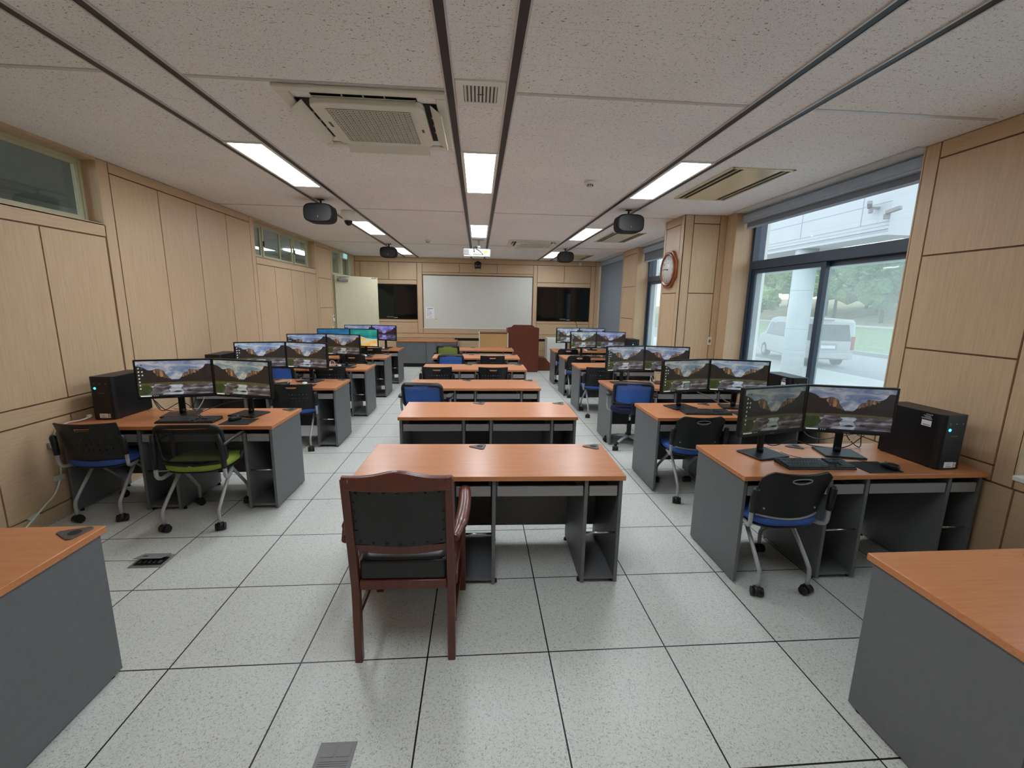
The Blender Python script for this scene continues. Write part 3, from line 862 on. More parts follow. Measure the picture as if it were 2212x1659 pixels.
# left row
LY = [-.575, 1.61, 3.19, 4.60, 5.96, 7.31]
place(desk, dst, (-2.992, LY[0], 0), 0, 'bare cherry-topped desk at the camera, by the oak wall')
for i, y in enumerate(LY[1:]):
    place(desk, dst, (-2.995, y, 0), 0, '%s desk with monitors on it in the row along the oak wall' % ['first', 'second', 'third', 'fourth', 'fifth'][i])
CY_ = [(-.478, .535, -1.4), (-.458, 1.87, -.5), (-.605, 3.185, .2), (-.612, 4.645, 0), (-.590, 6.04, 0), (-.592, 7.41, 0)]
for i, (x, y, a) in enumerate(CY_):
    place(desk, dst, (x, y, 0), R(a), ['empty middle desk with the wooden armchair in front of it', 'empty second desk of the middle row, no chair beside it', 'third desk of the middle row, behind the blue-backed swivel chair', 'fourth desk of the middle row, two black perforated chairs before it', 'fifth desk of the middle row, one blue and one black chair before it', 'last desk of the middle row, beside the brown lectern'][i])
RY = [-.945, .463, 1.817, 3.185, 4.905, 6.09, 7.29]
RXs = [1.862, 1.836, 1.862, 1.855, 1.852, 1.845, 1.862]
for i, (x, y) in enumerate(zip(RXs, RY)):
    place(desk, dst, (x, y, 0), 0, ['bare cherry-topped desk at the camera, on the window side', 'first desk with monitors on it in the row along the windows', 'second desk with monitors on it in the row along the windows', 'third desk with monitors on it in the row along the windows', 'desk without monitors in the row along the windows', 'desk with monitors just beyond the bare one in the window row', 'farthest desk with monitors on it in the row along the windows'][i])

# ------------------------------------------------------------------ chairs
def caster(parent, x, y, a=0.0, name='caster'):
    f = MB()
    ca, sa = math.cos(a), math.sin(a)
    for s in (-.016, .016):
        p = Vector((x-sa*s, y+ca*s, .027)); q = Vector((x-sa*s*2.1, y+ca*s*2.1, .027))
        f.cyl(p, q, .027, None, 16)
    f.cyl((x, y, .027), (x, y, .072), .011)
    f.cyl((x-sa*-.018, y+ca*-.018, .032), (x-sa*.018, y+ca*.018, .032), .030, None, 14)
    return f.build(name, M['black'], parent)
def base_legs(o, w, rear=-.21, front=.25):
    for s in (-1, 1):
        for (ye, nm) in ((rear, 'rear'), (front, 'front')):
            f = MB()
            ym = .02 if nm == 'rear' else -.02
            zt = .425
            f.tube(smooth_path([(s*(w-.012), ym, zt), (s*(w-.006), ym+(ye-ym)*.45, zt-(zt-.175)*.45), (s*w, ym+(ye-ym)*.88, .20), (s*w, ye-.003*(1 if nm == 'rear' else -1), .15), (s*w, ye, .065)], 5), .0125, 10)
            leg = f.build('leg', M['silver'], o)
            caster(leg, s*w, ye, R(20*s+ (90 if nm == 'rear' else 70)))
    f = MB(); f.tube([(-w, 0, .425), (w, 0, .425)], .012, 8); f.box(-w, w, -.13, .14, .425, .436); f.build('seat_frame', M['silver'], o)
def chair_back(o, kind, w=.43, z0=.487, z1=.79, mat_='black'):
    nu, nv = 44, 28
    H = z1-z0
    def fn(u, v):
        x = (u-.5)*w
        taper = 1.0 - .04*(1-v)
        bow = .055*(2*(u-.5))**2
        y = -.195 - .035*v - .035*v*v + bow
        z = z0 + H*v
        if kind == 'smooth':
            # rounded corners and dipping top edge
            e = abs(2*(u-.5))
            z = z0 + H*v*(1-.16*max(0, e-.72)**1.5/.28**1.5*v) + .012*(e**2)*v
            if v < .25: z += .02*(e**2)*(1-v/.25)
        return (x*taper, y, z)
    sl = (.5, .855, .13, .050)   # slot centre u,v and half size
    holes = []
    if kind == 'perforated':
        for r_ in (.32, .45, .58):
            for k in range(9): holes.append((.14+.72*k/8, r_))
    def keep(u, v):
        du, dv = (u-sl[0])/sl[2], (v-sl[1])/sl[3]
        if kind == 'smooth':
            if du*du+dv*dv < 1: return False
        else:
            if abs(du) < 1 and -1 < dv < 1-.0*abs(du) and not (dv < -.2 and abs(du) > .8): return False
        for (a, b) in holes:
            if abs(u-a) < .5/nu*1.02 and abs(v-b) < .5/nv*1.02: return False
        return True
    f = MB(); f.sheet(fn, nu, nv, 0, keep)
    b = f.build('backrest', M[mat_], o)
    md = b.modifiers.new('thickness', 'SOLIDIFY'); md.thickness = .011; md.offset = 0
    if kind == 'smooth':
        f = MB(); ring = []
        for k in range(24):
            a = 2*PI*k/24; p = fn(sl[0]+sl[2]*1.04*math.cos(a), sl[1]+sl[3]*1.15*math.sin(a)); ring.append((p[0], p[1]-.006, p[2]))
        f.tube(ring, .0042, 6, 0, True); f.build('handle_rim', M['outlet'], b)
        f = MB(); f.tube([(fn(u, .02)[0], fn(u, .02)[1]-.006, fn(u, .02)[2]-.004) for u in [.04+.92*k/16 for k in range(17)]], .009, 8, 0, False, .8); f.build('lower_bar', M['outlet'], b)
        f = MB()
        for u in (.12, .88):
            p = fn(u, .2); f.cyl((p[0], p[1]-.004, p[2]), (p[0], p[1]-.010, p[2]), .006, None, 10)
        f.build('bolt', M['silver'], b)
    for s in (-1, 1):
        f = MB(); f.tube(smooth_path([(s*.195, -.01, .43), (s*.215, -.11, .432), (s*.232, -.165, .44), (s*.240, -.188, .47), (s*.241, -.192, .55)], 5), .0125, 10); sup = f.build('back_support', M['silver'], o)
        f = MB(); f.tube([(s*.241, -.191, .54), (s*.240, -.198, .62), (s*.236, -.208, .68), (s*.234, -.21, .695)], [.019, .021, .021, .012], 10); f.build('sleeve', M['black'], sup)
def seat_pad(o, mat_, w=.45, d=.43, z=.437, y=.0):
    f = MB()
    f.cushion(w, d, .055, (0, y, z), 0, 3.2, 40, lambda c: (c.x*(1-.06*max(0, c.y/.2)), c.y, c.z - .010*max(0, (c.y-.12))/.1 + .008*(abs(c.x)/.22)**2))
    f.build('seat', M[mat_], o)
    f = MB(); f.cushion(w*.94, d*.94, .02, (0, y, z-.012), 0, 3.2, 32); f.build('seat_shell', M['black'], o)
def training_chair(kind, fab='bluefab'):
    o = thing('training_chair', '', 'chair', group='black training chairs with silver legs on casters')
    seat_pad(o, fab); base_legs(o, .158); chair_back(o, kind)
    return o
smoothc, perf = training_chair('smooth'), training_chair('perforated')
ss, sp = [], []
# back top sits about .30 behind the origin
def pc_(x, yb, rz, lb): place(perf, sp, (x, yb+.225, 0), R(rz), lb)
def sc_(x, yb, rz, lb): place(smoothc, ss, (x, yb+.225, 0), R(rz), lb)
pc_(-2.665, 1.455, 1, 'black perforated chair with blue seat against the oak wall, beside the green-seated chair')
pc_(-1.835, 3.055, 2, 'black perforated chair at the second monitor desk by the oak wall')
pc_(-1.87, 4.45, 0, 'black perforated chair at the third monitor desk by the oak wall')
pc_(-1.92, 5.76, 0, 'black perforated chair at the fourth monitor desk by the oak wall')
pc_(-1.92, 7.05, 0, 'black perforated chair at the fifth monitor desk by the oak wall')
pc_(-.353, 4.43, 0, 'left one of two black perforated chairs at the fourth middle desk')
pc_(.464, 4.43, 0, 'right one of two black perforated chairs at the fourth middle desk')
pc_(.50, 5.83, 0, 'black chair beside the blue-backed chair at the fifth middle desk')
pc_(2.085, 4.50, 0, 'black perforated chair with blue seat at the monitorless desk by the windows')
sc_(2.085, .345, 0, 'black smooth-backed chair with blue seat at the first monitor desk by the windows')
sc_(2.155, 1.585, 0, 'black smooth-backed chair at the second monitor desk by the windows')
sc_(2.09, 5.93, 0, 'black smooth-backed chair just beyond the monitorless window-row desk')
sc_(2.13, 7.12, 0, 'black smooth-backed chair at the farthest window-row desk')
# mesh-backed chair with a lime seat
def rounded_back(w, h, r, y0, lean, z0, n=7, bow=.05):
    pts = []
    for (cx, cz, a0) in ((w/2-r, h-r, 0), (-w/2+r, h-r, 90), (-w/2+r, r, 180), (w/2-r, r, 270)):
        for k in range(n+1):
            a = R(a0+90*k/n); pts.append((cx+r*math.cos(a), cz+r*math.sin(a)))
    return [(x, y0-lean*z/h+bow*(2*x/w)**2, z0+z) for x, z in pts]
o = thing('mesh_chair', 'chair with lime green seat and black mesh back at the first left desk', 'chair', (-1.885, 1.545, 0), R(2))
seat_pad(o, 'greenfab', .47, .46, .437, .02); base_legs(o, .193, -.25, .20)
loop = rounded_back(.45, .30, .06, -.175, .06, .495)
f = MB(); f.tube(loop, .016, 10, 0, True); bk = f.build('back_frame', M['black'], o)
def bf(u, v):
    x = (u-.5)*.42; z = .275*v+.008
    return (x, -.175-.06*z/.30+.05*(2*x/.45)**2, .495+z)
f = MB(); f.sheet(bf, 16, 10); f.build('back_mesh', M['netblack'], bk)
f = MB(); f.tube([(x, -.182+.05*(2*x/.45)**2, .503-.018*(1-(x/.2)**2)) for x in [-.2+.4*k/12 for k in range(13)]], .018, 8, 0, False, .8); f.box(-.012, .012, -.205, -.198, .484, .491, 1); f.build('lower_rail', [M['black'], M['chrome']], bk)
for s in (-1, 1):
    f = MB(); f.tube(smooth_path([(s*.17, .04, .43), (s*.215, -.08, .395), (s*.232, -.16, .385), (s*.238, -.195, .415), (s*.237, -.198, .48)], 6), .0145, 10); sup = f.build('back_support', M['silver'], o)
    f = MB(); f.tube([(s*.237, -.198, .47), (s*.236, -.20, .56), (s*.230, -.206, .66), (s*.220, -.218, .74)], [.018, .02, .02, .014], 10); f.build('sleeve', M['black'], sup)
    f = MB(); f.tube(smooth_path([(s*.238, -.20, .645), (s*.262, -.09, .672), (s*.268, .05, .672), (s*.264, .13, .64), (s*.25, .12, .56), (s*.225, .05, .455)], 6), .018, 10, 0, False, .7); f.build('armrest', M['black'], o)
# swivel chairs on five-star bases
def swivel(netm, seatm):
    o = thing('swivel_chair', '', 'chair', group='mesh-backed swivel chairs')
    seat_pad(o, seatm, .48, .46, .465, .02); f = MB(); f.cushion(.485, .465, .05, (0, .02, .45), 0, 3.2, 40); f.build('seat_side', M[seatm], o)
    loop = rounded_back(.43, .26, .05, -.20, .075, .575, 7, .055)
    f = MB(); f.tube(loop, .031, 12, 0, True, .62); bk = f.build('back_frame', M['black'], o)
    def bf2(u, v):
        x = (u-.5)*.40; z = .245*v+.008
        return (x, -.205-.075*z/.26+.055*(2*x/.43)**2, .575+z)
    f = MB(); f.sheet(bf2, 16, 12); f.build('back_mesh', M[netm], bk)
    f = MB(); f.tube(smooth_path([(0, -.02, .445), (0, -.17, .45), (0, -.225, .49), (0, -.245, .60)], 5), .022, 8, 0, False, .7); f.build('back_bracket', M['black'], o)
    for s in (-1, 1):
        f = MB(); f.tube(smooth_path([(s*.12, -.02, .455), (s*.24, -.04, .46), (s*.275, -.05, .50), (s*.28, -.06, .58), (s*.275, -.05, .66)], 6), .015, 10); arm = f.build('arm_support', M['silver'], o)
        f = MB(); f.cushion(.07, .24, .03, (s*.272, -.02, .655), 0, 3, 24); f.build('armrest', M['black'], arm)
    f = MB(); f.cyl((0, 0, .10), (0, 0, .30), .028); f.cyl((0, 0, .30), (0, 0, .44), .016, None, 14, 1); f.box(-.1, .1, -.09, .09, .425, .455); f.build('gas_lift', [M['black'], M['chrome']], o)
    for k in range(5):
        a = R(18+72*k); c, s = math.cos(a), math.sin(a)
        f = MB(); f.tube([(c*.02, s*.02, .125), (c*.14, s*.14, .12), (c*.25, s*.25, .085)], [.022, .019, .015], 10, 0, False, .8); leg = f.build('base_leg', M['silver'], o)
        f = MB(); f.tube([(c*.245, s*.245, .088), (c*.295, s*.295, .068)], [.0165, .015], 10); f.build('leg_cap', M['black'], leg)
        caster(leg, c*.285, s*.285, a+.6)
    return o
bs = swivel('netblue', 'navyfab'); b_ = []
for (x, yb, rz, lb) in ((-.345, 2.82, -7, 'blue mesh swivel chair at the third middle desk'), (-.258, 5.78, 5, 'blue mesh swivel chair beside the black chair at the fifth middle desk'), (2.105, 2.92, -14, 'blue mesh swivel chair at the third monitor desk by the windows'), (-2.60, 4.28, 10, 'blue-backed swivel chair half hidden at the third monitor desk by the oak wall')):
    q = place(bs, b_, (x, yb+.27, 0), R(rz), lb); q.scale = (1, 1, .95 if yb > 4 else .985)
gs = swivel('netgreen', 'navyfab')
place(gs, [], (-.378, 7.02+.29, 0), R(1), 'green mesh swivel chair at the last middle desk')
# wooden armchair in the foreground
o = thing('wooden_armchair', 'dark red wooden armchair with black leather back and seat in the foreground', 'armchair', (-.098, .25, 0), R(-1.0))
def bx(f, a, b, c, d, e, g, mi=0, bev=.004): f.box(a, b, c, d, e, g, mi, bev, 2)
for s in (-1, 1):
    f = MB(); prof = [(-.270, 0), (-.236, 0), (-.226, .40), (-.262, .68), (-.305, .965), (-.345, .965), (-.305, .68), (-.268, .40)]
    x0 = s*.222
    f.prism(prof, 'x', x0-.0185, x0+.0185, 0, .004, 2); f.build('rear_leg', M['mahogany'], o)
    f = MB(); f.prism([(.255, 0), (.293, 0), (.30, .40), (.29, .60), (.255, .60), (.25, .40)], 'x', s*.245-.02, s*.245+.02, 0, .004, 2); f.build('front_leg', M['mahogany'], o)
    f = MB(); f.tube(smooth_path([(s*.238, -.285, .655), (s*.262, -.18, .668), (s*.272, .0, .672), (s*.268, .16, .668), (s*.262, .27, .645), (s*.26, .32, .615), (s*.258, .325, .59)], 6), [.026]*6+[.034]*18+[.032]*7+[.034]*6, 12, 0, False, .72); f.build('armrest', M['mahogany'], o)
    f = MB(); bx(f, s*.235-.014, s*.235+.014, -.23, .27, .385, .44); bx(f, s*.235-.010, s*.235+.010, -.245, .265, .19, .215); f.build('side_rail', M['mahogany'], o)
f = MB()
n = 24; top, bot = [], []
for k in range(n+1):
    u = -1+2*k/n; x = u*.236
    top.append((x, .968+.028*math.exp(-(u/.42)**2)+.006*u*u)); bot.append((x, .902+.012*u*u))
f.prism(top + bot[::-1], 'y', -.0175, .0175, 0, .008, 3)
f.build('top_rail', M['mahogany'], o, (0, -.325, 0)).rotation_euler = (R(0), 0, 0)
def bowed(f, z0, z1, yc0, yc1, th, w=.205, mi=0, bow=-.02, sag=0.0):
    V = []
    N = 14
    def P(u, v, t):
        x = (u-.5)*2*w; z = z0+(z1-z0)*v - sag*(1-(2*u-1)**2)*(1-v)
        return (x, yc0+(yc1-yc0)*v + bow*(1-(2*u-1)**2) + t, z)
    f.sheet(lambda u, v: P(u, v, -th/2), N, 8, mi); f.sheet(lambda u, v: P(1-u, v, th/2), N, 8, mi)
    f.sheet(lambda u, v: P(v, 0, (u-.5)*th), 1, N, mi); f.sheet(lambda u, v: P(v, 1, (.5-u)*th), 1, N, mi)
f = MB(); bowed(f, .640, .915, -.270, -.31, .035, .204, 0, -.012, .016); bk = f.build('back_cushion', M['leather'], o)
f = MB()
for k in range(7):
    x = -.18+.06*k; z = .653-.014*(1-(x/.2)**2); f.cyl((x, -.293-.012*(1-(x/.2)**2)-.000, z), (x, -.299-.012*(1-(x/.2)**2), z), .0055, .003, 10)
    f.cyl((x, -.328-.010*(1-(x/.2)**2), .897), (x, -.333-.010*(1-(x/.2)**2), .897), .0055, .003, 10)
for k in range(1, 5):
    for s in (-1, 1): f.cyl((s*.194, -.293-.0375*k/5, .655+.245*k/5), (s*.194, -.298-.0375*k/5, .655+.245*k/5), .005, .003, 10)
f.build('upholstery_nail', M['bronze'], bk)
f = MB(); bowed(f, .600, .630, -.268, -.272, .03, .204, 0, -.012, .016); f.build('lower_back_rail', M['mahogany'], o)
f = MB(); f.box(-.20, .20, -.262, .25, .432, .535, 0, .016, 3); f.cushion(.395, .505, .022, (0, -.006, .528), 0, 12, 60); f.build('seat_cushion', M['leather'], o)
f = MB(); bx(f, -.20, .20, -.268, -.240, .388, .434); bx(f, -.225, .225, .26, .288, .385, .445); bx(f, -.235, .235, -.235, .26, .395, .432); f.build('seat_frame', M['mahogany'], o)
# ------------------------------------------------------------------ monitors
SW, SH = .527, .297
def wall_layers(f, layers, icons=False, dialog=False, seed=1):
    def P(u, v, k): return ((u-.5)*SW, -.0004*k, v*SH)
    for k, (mi, pts) in enumerate(layers):
        f.poly([P(u, v, k) for u, v in pts], mi)
    k = len(layers)
    rnd = random.Random(seed)
    if icons:
        for c_ in range(2):
            for r_ in range(8 if c_ == 0 else 4):
                u, v = .022+.045*c_, .90-.095*r_
                f.poly([P(u, v-.018, k), P(u+.02, v-.022, k), P(u+.024, v+.014, k), P(u+.006, v+.02, k)], 10 if rnd.random() > .2 else 2)
    if dialog:
        f.poly([P(.45, .09, k), P(.60, .09, k), P(.60, .27, k), P(.45, .27, k)], 11)
        for q in range(3): f.poly([P(.465, .12+.05*q, k+1), P(.585, .12+.05*q, k+1), P(.585, .135+.05*q, k+1), P(.465, .135+.05*q, k+1)], 10)
rnd = random.Random(4)
def tree_line(a, b, v0, amp, n):
    out = []
    for k in range(n):
        u = a+(b-a)*k/n; out += [(u, v0), (u+(b-a)/n*.5, v0+amp*rnd.uniform(.4, 1.2))]
    return out + [(b, v0)]
valley = [
    (0, [(0, 0), (1, 0), (1, 1), (0, 1)]),
    (1, [(0, .30), (1, .30), (1, .90), (.985, .89), (.955, .90), (.925, .89), (.895, .80), (.86, .755), (.82, .735), (.69, .755), (.675, .685), (.63, .665), (.60, .61), (.588, .55), (.555, .485), (.52, .465)] + tree_line(.52, .45, .465, .035, 5)[1:] + [(.44, .49), (.41, .56), (.375, .63), (.368, .70), (.32, .755), (.28, .78), (.24, .765), (.20, .745), (.17, .742), (.14, .755), (.11, .80), (.08, .83), (.04, .855), (0, .87)]),
    (2, [(.215, .70), (.225, .745), (.28, .775), (.32, .75), (.362, .70), (.37, .635), (.405, .565), (.436, .495), (.41, .50), (.385, .53), (.36, .515), (.335, .56), (.31, .545), (.285, .60), (.265, .57), (.245, .64)]),
    (2, [(.592, .535), (.603, .605), (.634, .66), (.676, .68), (.692, .75), (.80, .73), (.84, .735), (.82, .68), (.80, .71), (.78, .64), (.75, .66), (.72, .60), (.69, .615), (.66, .565), (.635, .575), (.61, .54)]),
    (1, [(0, .36)] + tree_line(0, 1, .42, .045, 46) + [(1, .36)]),
    (3, [(0, .30), (1, .30), (1, .37), (.7, .40), (.3, .395), (0, .38)]),
    (5, [(0, 0), (1, 0), (1, .335), (.62, .34), (.40, .345), (.22, .35), (.2, .26), (0, .22)]),
    (6, [(.30, .04), (.58, .04), (.60, .12), (.56, .22), (.60, .30), (.57, .328), (.40, .325), (.44, .27), (.40, .20), (.42, .12), (.32, .08)]),
    (4, [(0, .045), (.10, .05), (.15, .10), (.19, .20), (.165, .30), (.11, .33), (.05, .31), (0, .33)]),
    (7, [(.46, .125), (.50, .105), (.56, .11), (.575, .13), (.53, .15), (.49, .145)]),
    (7, [(.34, .23), (.40, .225), (.42, .245), (.38, .26)]),
    (7, [(.63, .15), (.70, .13), (.72, .145), (.66, .17)]),
    (7, [(.27, .165), (.31, .16), (.32, .175), (.28, .18)]),
    (8, [(0, 0), (1, 0), (1, .042), (0, .042)]),
    (9, [(.02, .006), (.165, .006), (.165, .036), (.02, .036)]),
    (10, [(.19, .012), (.20, .012), (.20, .03), (.19, .03)]), (10, [(.215, .012), (.225, .012), (.225, .03), (.215, .03)]), (10, [(.24, .012), (.25, .012), (.25, .03), (.24, .03)]),
]
beach = [
    (0, [(0, 0), (1, 0), (1, 1), (0, 1)]),
    (2, [(0, 0), (1, 0), (1, .46), (.85, .44), (.62, .47), (.45, .55), (.30, .62), (.12, .66), (0, .64)]),
    (3, [(0, 0), (1, 0), (1, .40), (.84, .385), (.62, .41), (.46, .485), (.30, .55), (.12, .58), (0, .56)]),
    (2, [(.0, .06), (.35, .10), (.7, .30), (.98, .33), (.98, .36), (.6, .34), (.3, .16), (0, .12)]),
]
sea = [(1, [(0, 0), (1, 0), (1, 1), (0, 1)]), (2, [(0, 0), (1, 0), (1, .16), (.6, .22), (.3, .16), (0, .2)])]
VM = ['s_sky', 's_dark', 's_cliff', 's_meadow', 's_grass', 's_river', 's_shine', 's_rock', 's_bar', 's_white', 's_icon', 's_dialog']
BMs = ['s_teal', 's_blue', 's_foam', 's_sand']
def screen_mesh(layers, mats, **kw):
    f = MB(); wall_layers(f, layers, **kw); return f.mesh('screen_image', [M[k] for k in mats])
SCR = {'valley': screen_mesh(valley, VM), 'icons': screen_mesh(valley, VM, icons=True), 'dialog': screen_mesh(valley, VM, icons=True, dialog=True), 'beach': screen_mesh(beach, BMs), 'sea': screen_mesh(sea, BMs)}
def make_monitor():
    o = thing('monitor', '', 'monitor', group='black desktop monitors')
    f = MB()
    f.box(-.277, .277, -.018, .014, .160, .487, 0, .004, 2); f.box(-.20, .20, .014, .034, .20, .45, 0, .012, 2)
    f.build('housing', M['case'], o)
    f = MB(); f.box(-.277, .277, -.022, -.0175, .160, .178); f.box(-.277, .277, -.022, -.0175, .475, .487); f.box(-.277, -.2635, -.022, -.0175, .178, .475); f.box(.2635, .277, -.022, -.0175, .178, .475)
    bz = f.build('bezel', M['black'], o)
    f = MB(); add_text(f, 'SAMSUNG', .0085, Matrix.Translation((0, -.0224, .169)) @ Matrix.Rotation(PI/2, 4, 'X')); f.build('logo', M['silver'], bz)
    s = bpy.data.objects.new('screen', SCR['valley']); COL.objects.link(s); s.parent = o; s.location = (0, -.0185, .178)
    f = MB(); f.box(-.024, .024, .045, .062, .01, .33, 0, .004, 2); f.cyl((0, .05, .012), (0, .05, .05), .022, .018, 18); f.box(-.045, .045, .03, .06, .27, .36, 0, .005); f.build('stand_neck', M['case'], o)
    f = MB(); f.box(-.128, .128, -.075, .13, 0, .013, 0, .006, 2); f.build('stand_base', M['case'], o)
    return o
mon = make_monitor(); mst = []
NEU, WARM, COOL, DIM, PURP, PALE = (1, 1, 1, 1), (1.0, .96, .74, 1), (.92, 1.0, 1.22, 1), (.46, .46, .36, 1), (.85, .72, 1.55, 1), (1.15, 1.2, 1.22, 1)
def monitor(x, y, rz, label, scr='valley', tint=NEU):
    o = place(mon, mst, (x, y, DH), R(rz), label)
    for c in o.children:
        if c.name.split('.')[0] == 'screen':
            c.data = SCR[scr]; c.color = tint
    return o
TILT = 14.5
def pair(xs, yseam, la, lb, sa=('valley', NEU), sb=('valley', NEU), wl=None, wr=None):
    dx = .2785*math.cos(R(TILT)) + .002
    monitor(xs-dx, yseam-.072, TILT, la, *sa); monitor(xs+dx, yseam-.072, -TILT, lb, *sb)
Ln = ['first', 'second', 'third', 'fourth', 'fifth']
pair(-2.028, 2.025, 'wall-side monitor on the first desk along the oak wall, valley picture with icons', 'aisle-side monitor on the first desk along the oak wall, yellowish valley picture', ('icons', (1.05, 1.02, 1.0, 1)), ('valley', WARM))
pair(-2.108, 3.665, 'wall-side monitor on the second desk along the oak wall, icons on its left', 'aisle-side monitor on the second desk along the oak wall, valley picture', ('icons', (1.2, 1.25, 1.35, 1)), ('valley', (1.15, 1.12, 1.1, 1)))
pair(-2.088, 5.07, 'wall-side monitor on the third desk along the oak wall, bluish valley picture', 'aisle-side monitor on the third desk along the oak wall, brownish valley picture', ('icons', COOL), ('valley', (1.05, .96, .88, 1)))
pair(-2.118, 6.42, 'monitor showing plain blue sea, fourth desk along the oak wall', 'monitor showing a teal sea and orange beach', ('sea', NEU), ('beach', (1.15, 1.15, 1.1, 1)))
pair(-2.035, 7.77, 'wall-side monitor on the fifth desk along the oak wall, mostly hidden', 'monitor with a purple-tinted valley picture on the fifth desk along the oak wall', ('icons', COOL), ('valley', PURP))
pair(2.475, .885, 'dim monitor with icons on the first desk along the windows', 'wall-side monitor on the first desk along the windows, beside the computer tower', ('icons', (.40, .41, .32, 1)), ('valley', (.68, .68, .72, 1)))
pair(2.537, 2.265, 'monitor with a small dark dialog box, second desk along the windows', 'wall-side monitor on the second desk along the windows, greenish valley picture', ('dialog', (.84, .84, .70, 1)), ('valley', (.95, 1.02, .98, 1)))
pair(2.385, 3.60, 'aisle-side monitor on the third desk along the windows, icons on its left', 'wall-side monitor on the third desk along the windows, cut off by nearer screen', ('icons', (1.05, 1.03, .98, 1)), ('valley', (1.0, 1.0, 1.02, 1)))
pair(2.533, 6.49, 'aisle-side pale monitor on the fourth monitor desk along the windows', 'wall-side bluish monitor on the fourth monitor desk along the windows', ('icons', (1.3, 1.35, 1.2, 1)), ('valley', (.95, 1.0, 1.25, 1)))
pair(2.475, 7.68, 'aisle-side pale monitor on the farthest desk along the windows', 'wall-side monitor on the farthest desk along the windows, only its top showing', ('icons', (1.3, 1.35, 1.4, 1)), ('valley', COOL))
# ------------------------------------------------------------------ computer towers
def make_tower():
    o = thing('computer_tower', '', 'computer', group='black computer towers on the desks')
    f = MB(); f.box(-.0875, .0875, .035, .40, .006, .355, 0, .004, 2)
    for (x, y) in ((-.07, .06), (.07, .06), (-.07, .37), (.07, .37)): f.box(x-.012, x+.012, y-.012, y+.012, 0, .008)
    f.build('case', M['case'], o)
    f = MB()
    pts = [(-.0875, .04), (-.0875, .022), (-.080, .008), (-.066, .0), (.066, .0), (.080, .008), (.0875, .022), (.0875, .04)]
    f.prism(pts, 'z', .004, .357, 0, .003, 2)
    add_text(f, 'SAMSUNG', .010, Matrix.Translation((.0, -.0006, .222)) @ Matrix.Rotation(PI/2, 4, 'X'), 1)
    for k in range(3): f.box(-.045+.045*k-.004, -.045+.045*k+.004, -.0008, .001, .298, .304, 1)
    fp = f.build('front_panel', [M['black'], M['outlet']], o)
    f = MB(); f.lathe([(.0062, 0), (.0098, 0), (.0098, -.0014), (.0062, -.0014)], 20, (-.042, -.0004, .262), 0, 'y'); f.build('power_button', M['led'], fp)
    f = MB(); f.box(-.035, .030, -.0012, .001, .015, .052)
    for k in range(3): f.box(-.018, .010-.008*k, -.0016, -.0011, .040-.007*k, .0415-.007*k, 1)
    f.box(-.022, .018, -.0016, -.0011, .0205, .0235, 1); f.box(.034, .049, -.0012, .001, .034, .050, 2); f.box(.034, .049, -.0012, .001, .016, .031, 2)
    f.build('asset_sticker', [M['paper'], M['ink'], M['offwhite']], fp)
    return o
tow = make_tower(); tws = []
tower_side = []
def tower(x, y, rz, lb, side=0):
    o = place(tow, tws, (x, y, DH), R(rz), lb)
    if side:
        tower_side.append((o, side))
tower(-2.80, 1.815, -1, 'computer tower against the oak wall on the first monitor desk')
tower(-2.80, 3.33, 0, 'computer tower against the oak wall on the second monitor desk')
tower(3.222, .525, 2, 'computer tower at the wall end of the first window-row desk, stickers on its side', -1)
tower(3.24, 1.90, 0, 'computer tower at the wall end of the second window-row desk', -1)
tower(3.22, 6.20, 0, 'computer tower at the wall end of the fourth monitor desk by the windows')
for (o, sd) in tower_side:
    x = sd*.0878
    f = MB()
    a, b = (x, x-.0012) if sd < 0 else (x, x+.0012)
    f.box(a, b, .075, .135, .262, .300, 0); f.box(b, b-.0004, .08, .125, .268, .272, 1)
    for k, (y0, y1, z) in enumerate(((.075, .115, .336), (.085, .13, .326), (.08, .12, .318), (.075, .14, .308))): f.box(a, b, y0, y1, z, z+.005+(.002 if k == 3 else 0), 2)
    f.build('side_label', [M['paper'], M['inkblack'], M['silver']], o)
# ------------------------------------------------------------------ keyboards, mice, pads
def make_keyboard():
    o = thing('keyboard', '', 'keyboard', group='black wired keyboards')
    f = MB(); f.prism([(-.075, .0), (.075, .0), (.075, .024), (-.07, .013), (-.075, .008)], 'x', -.222, .222, 0, .004, 2); f.build('body', M['black'], o)
    f = MB()
    for r_ in range(6):
        y = -.058+.0222*r_ + (.004 if r_ == 5 else 0); z = .0145+.0017*r_
        x = -.212
        row = [.019]*14 if r_ not in (0,) else [.024, .02, .022, .105, .022, .02, .02, .024]
        if r_ == 1: row = [.038]+[.019]*10+[.045]
        if r_ == 2: row = [.031]+[.019]*11+[.033]
        if r_ == 3: row = [.026]+[.019]*12+[.026]
        for w in row:
            if x+w > .085: break
            f.box(x+.001, x+w-.0012, y-.009, y+.009, z-.003, z+.006, 0, .0012); x += w
        for k in range(3):
            if r_ in (1,) and k != 1: continue
            if r_ == 2: continue
            f.box(.092+.0185*k, .109+.0185*k, y-.009, y+.009, z-.003, z+.006, 0, .0012)
        for k in range(4): f.box(.150+.0175*k, .166+.0175*k, y-.009, y+.009, z-.003, z+.006, 0, .0012)
    f.build('keys', M['keys'], o)
    f = MB(); f.tube(smooth_path([(.02, .074, .015), (.0, .13, .006), (-.05, .19, .006), (-.06, .25, .006)], 5), .0022, 6); f.build('cord', M['cableblack'], o)
    return o
kb = make_keyboard(); ks = []
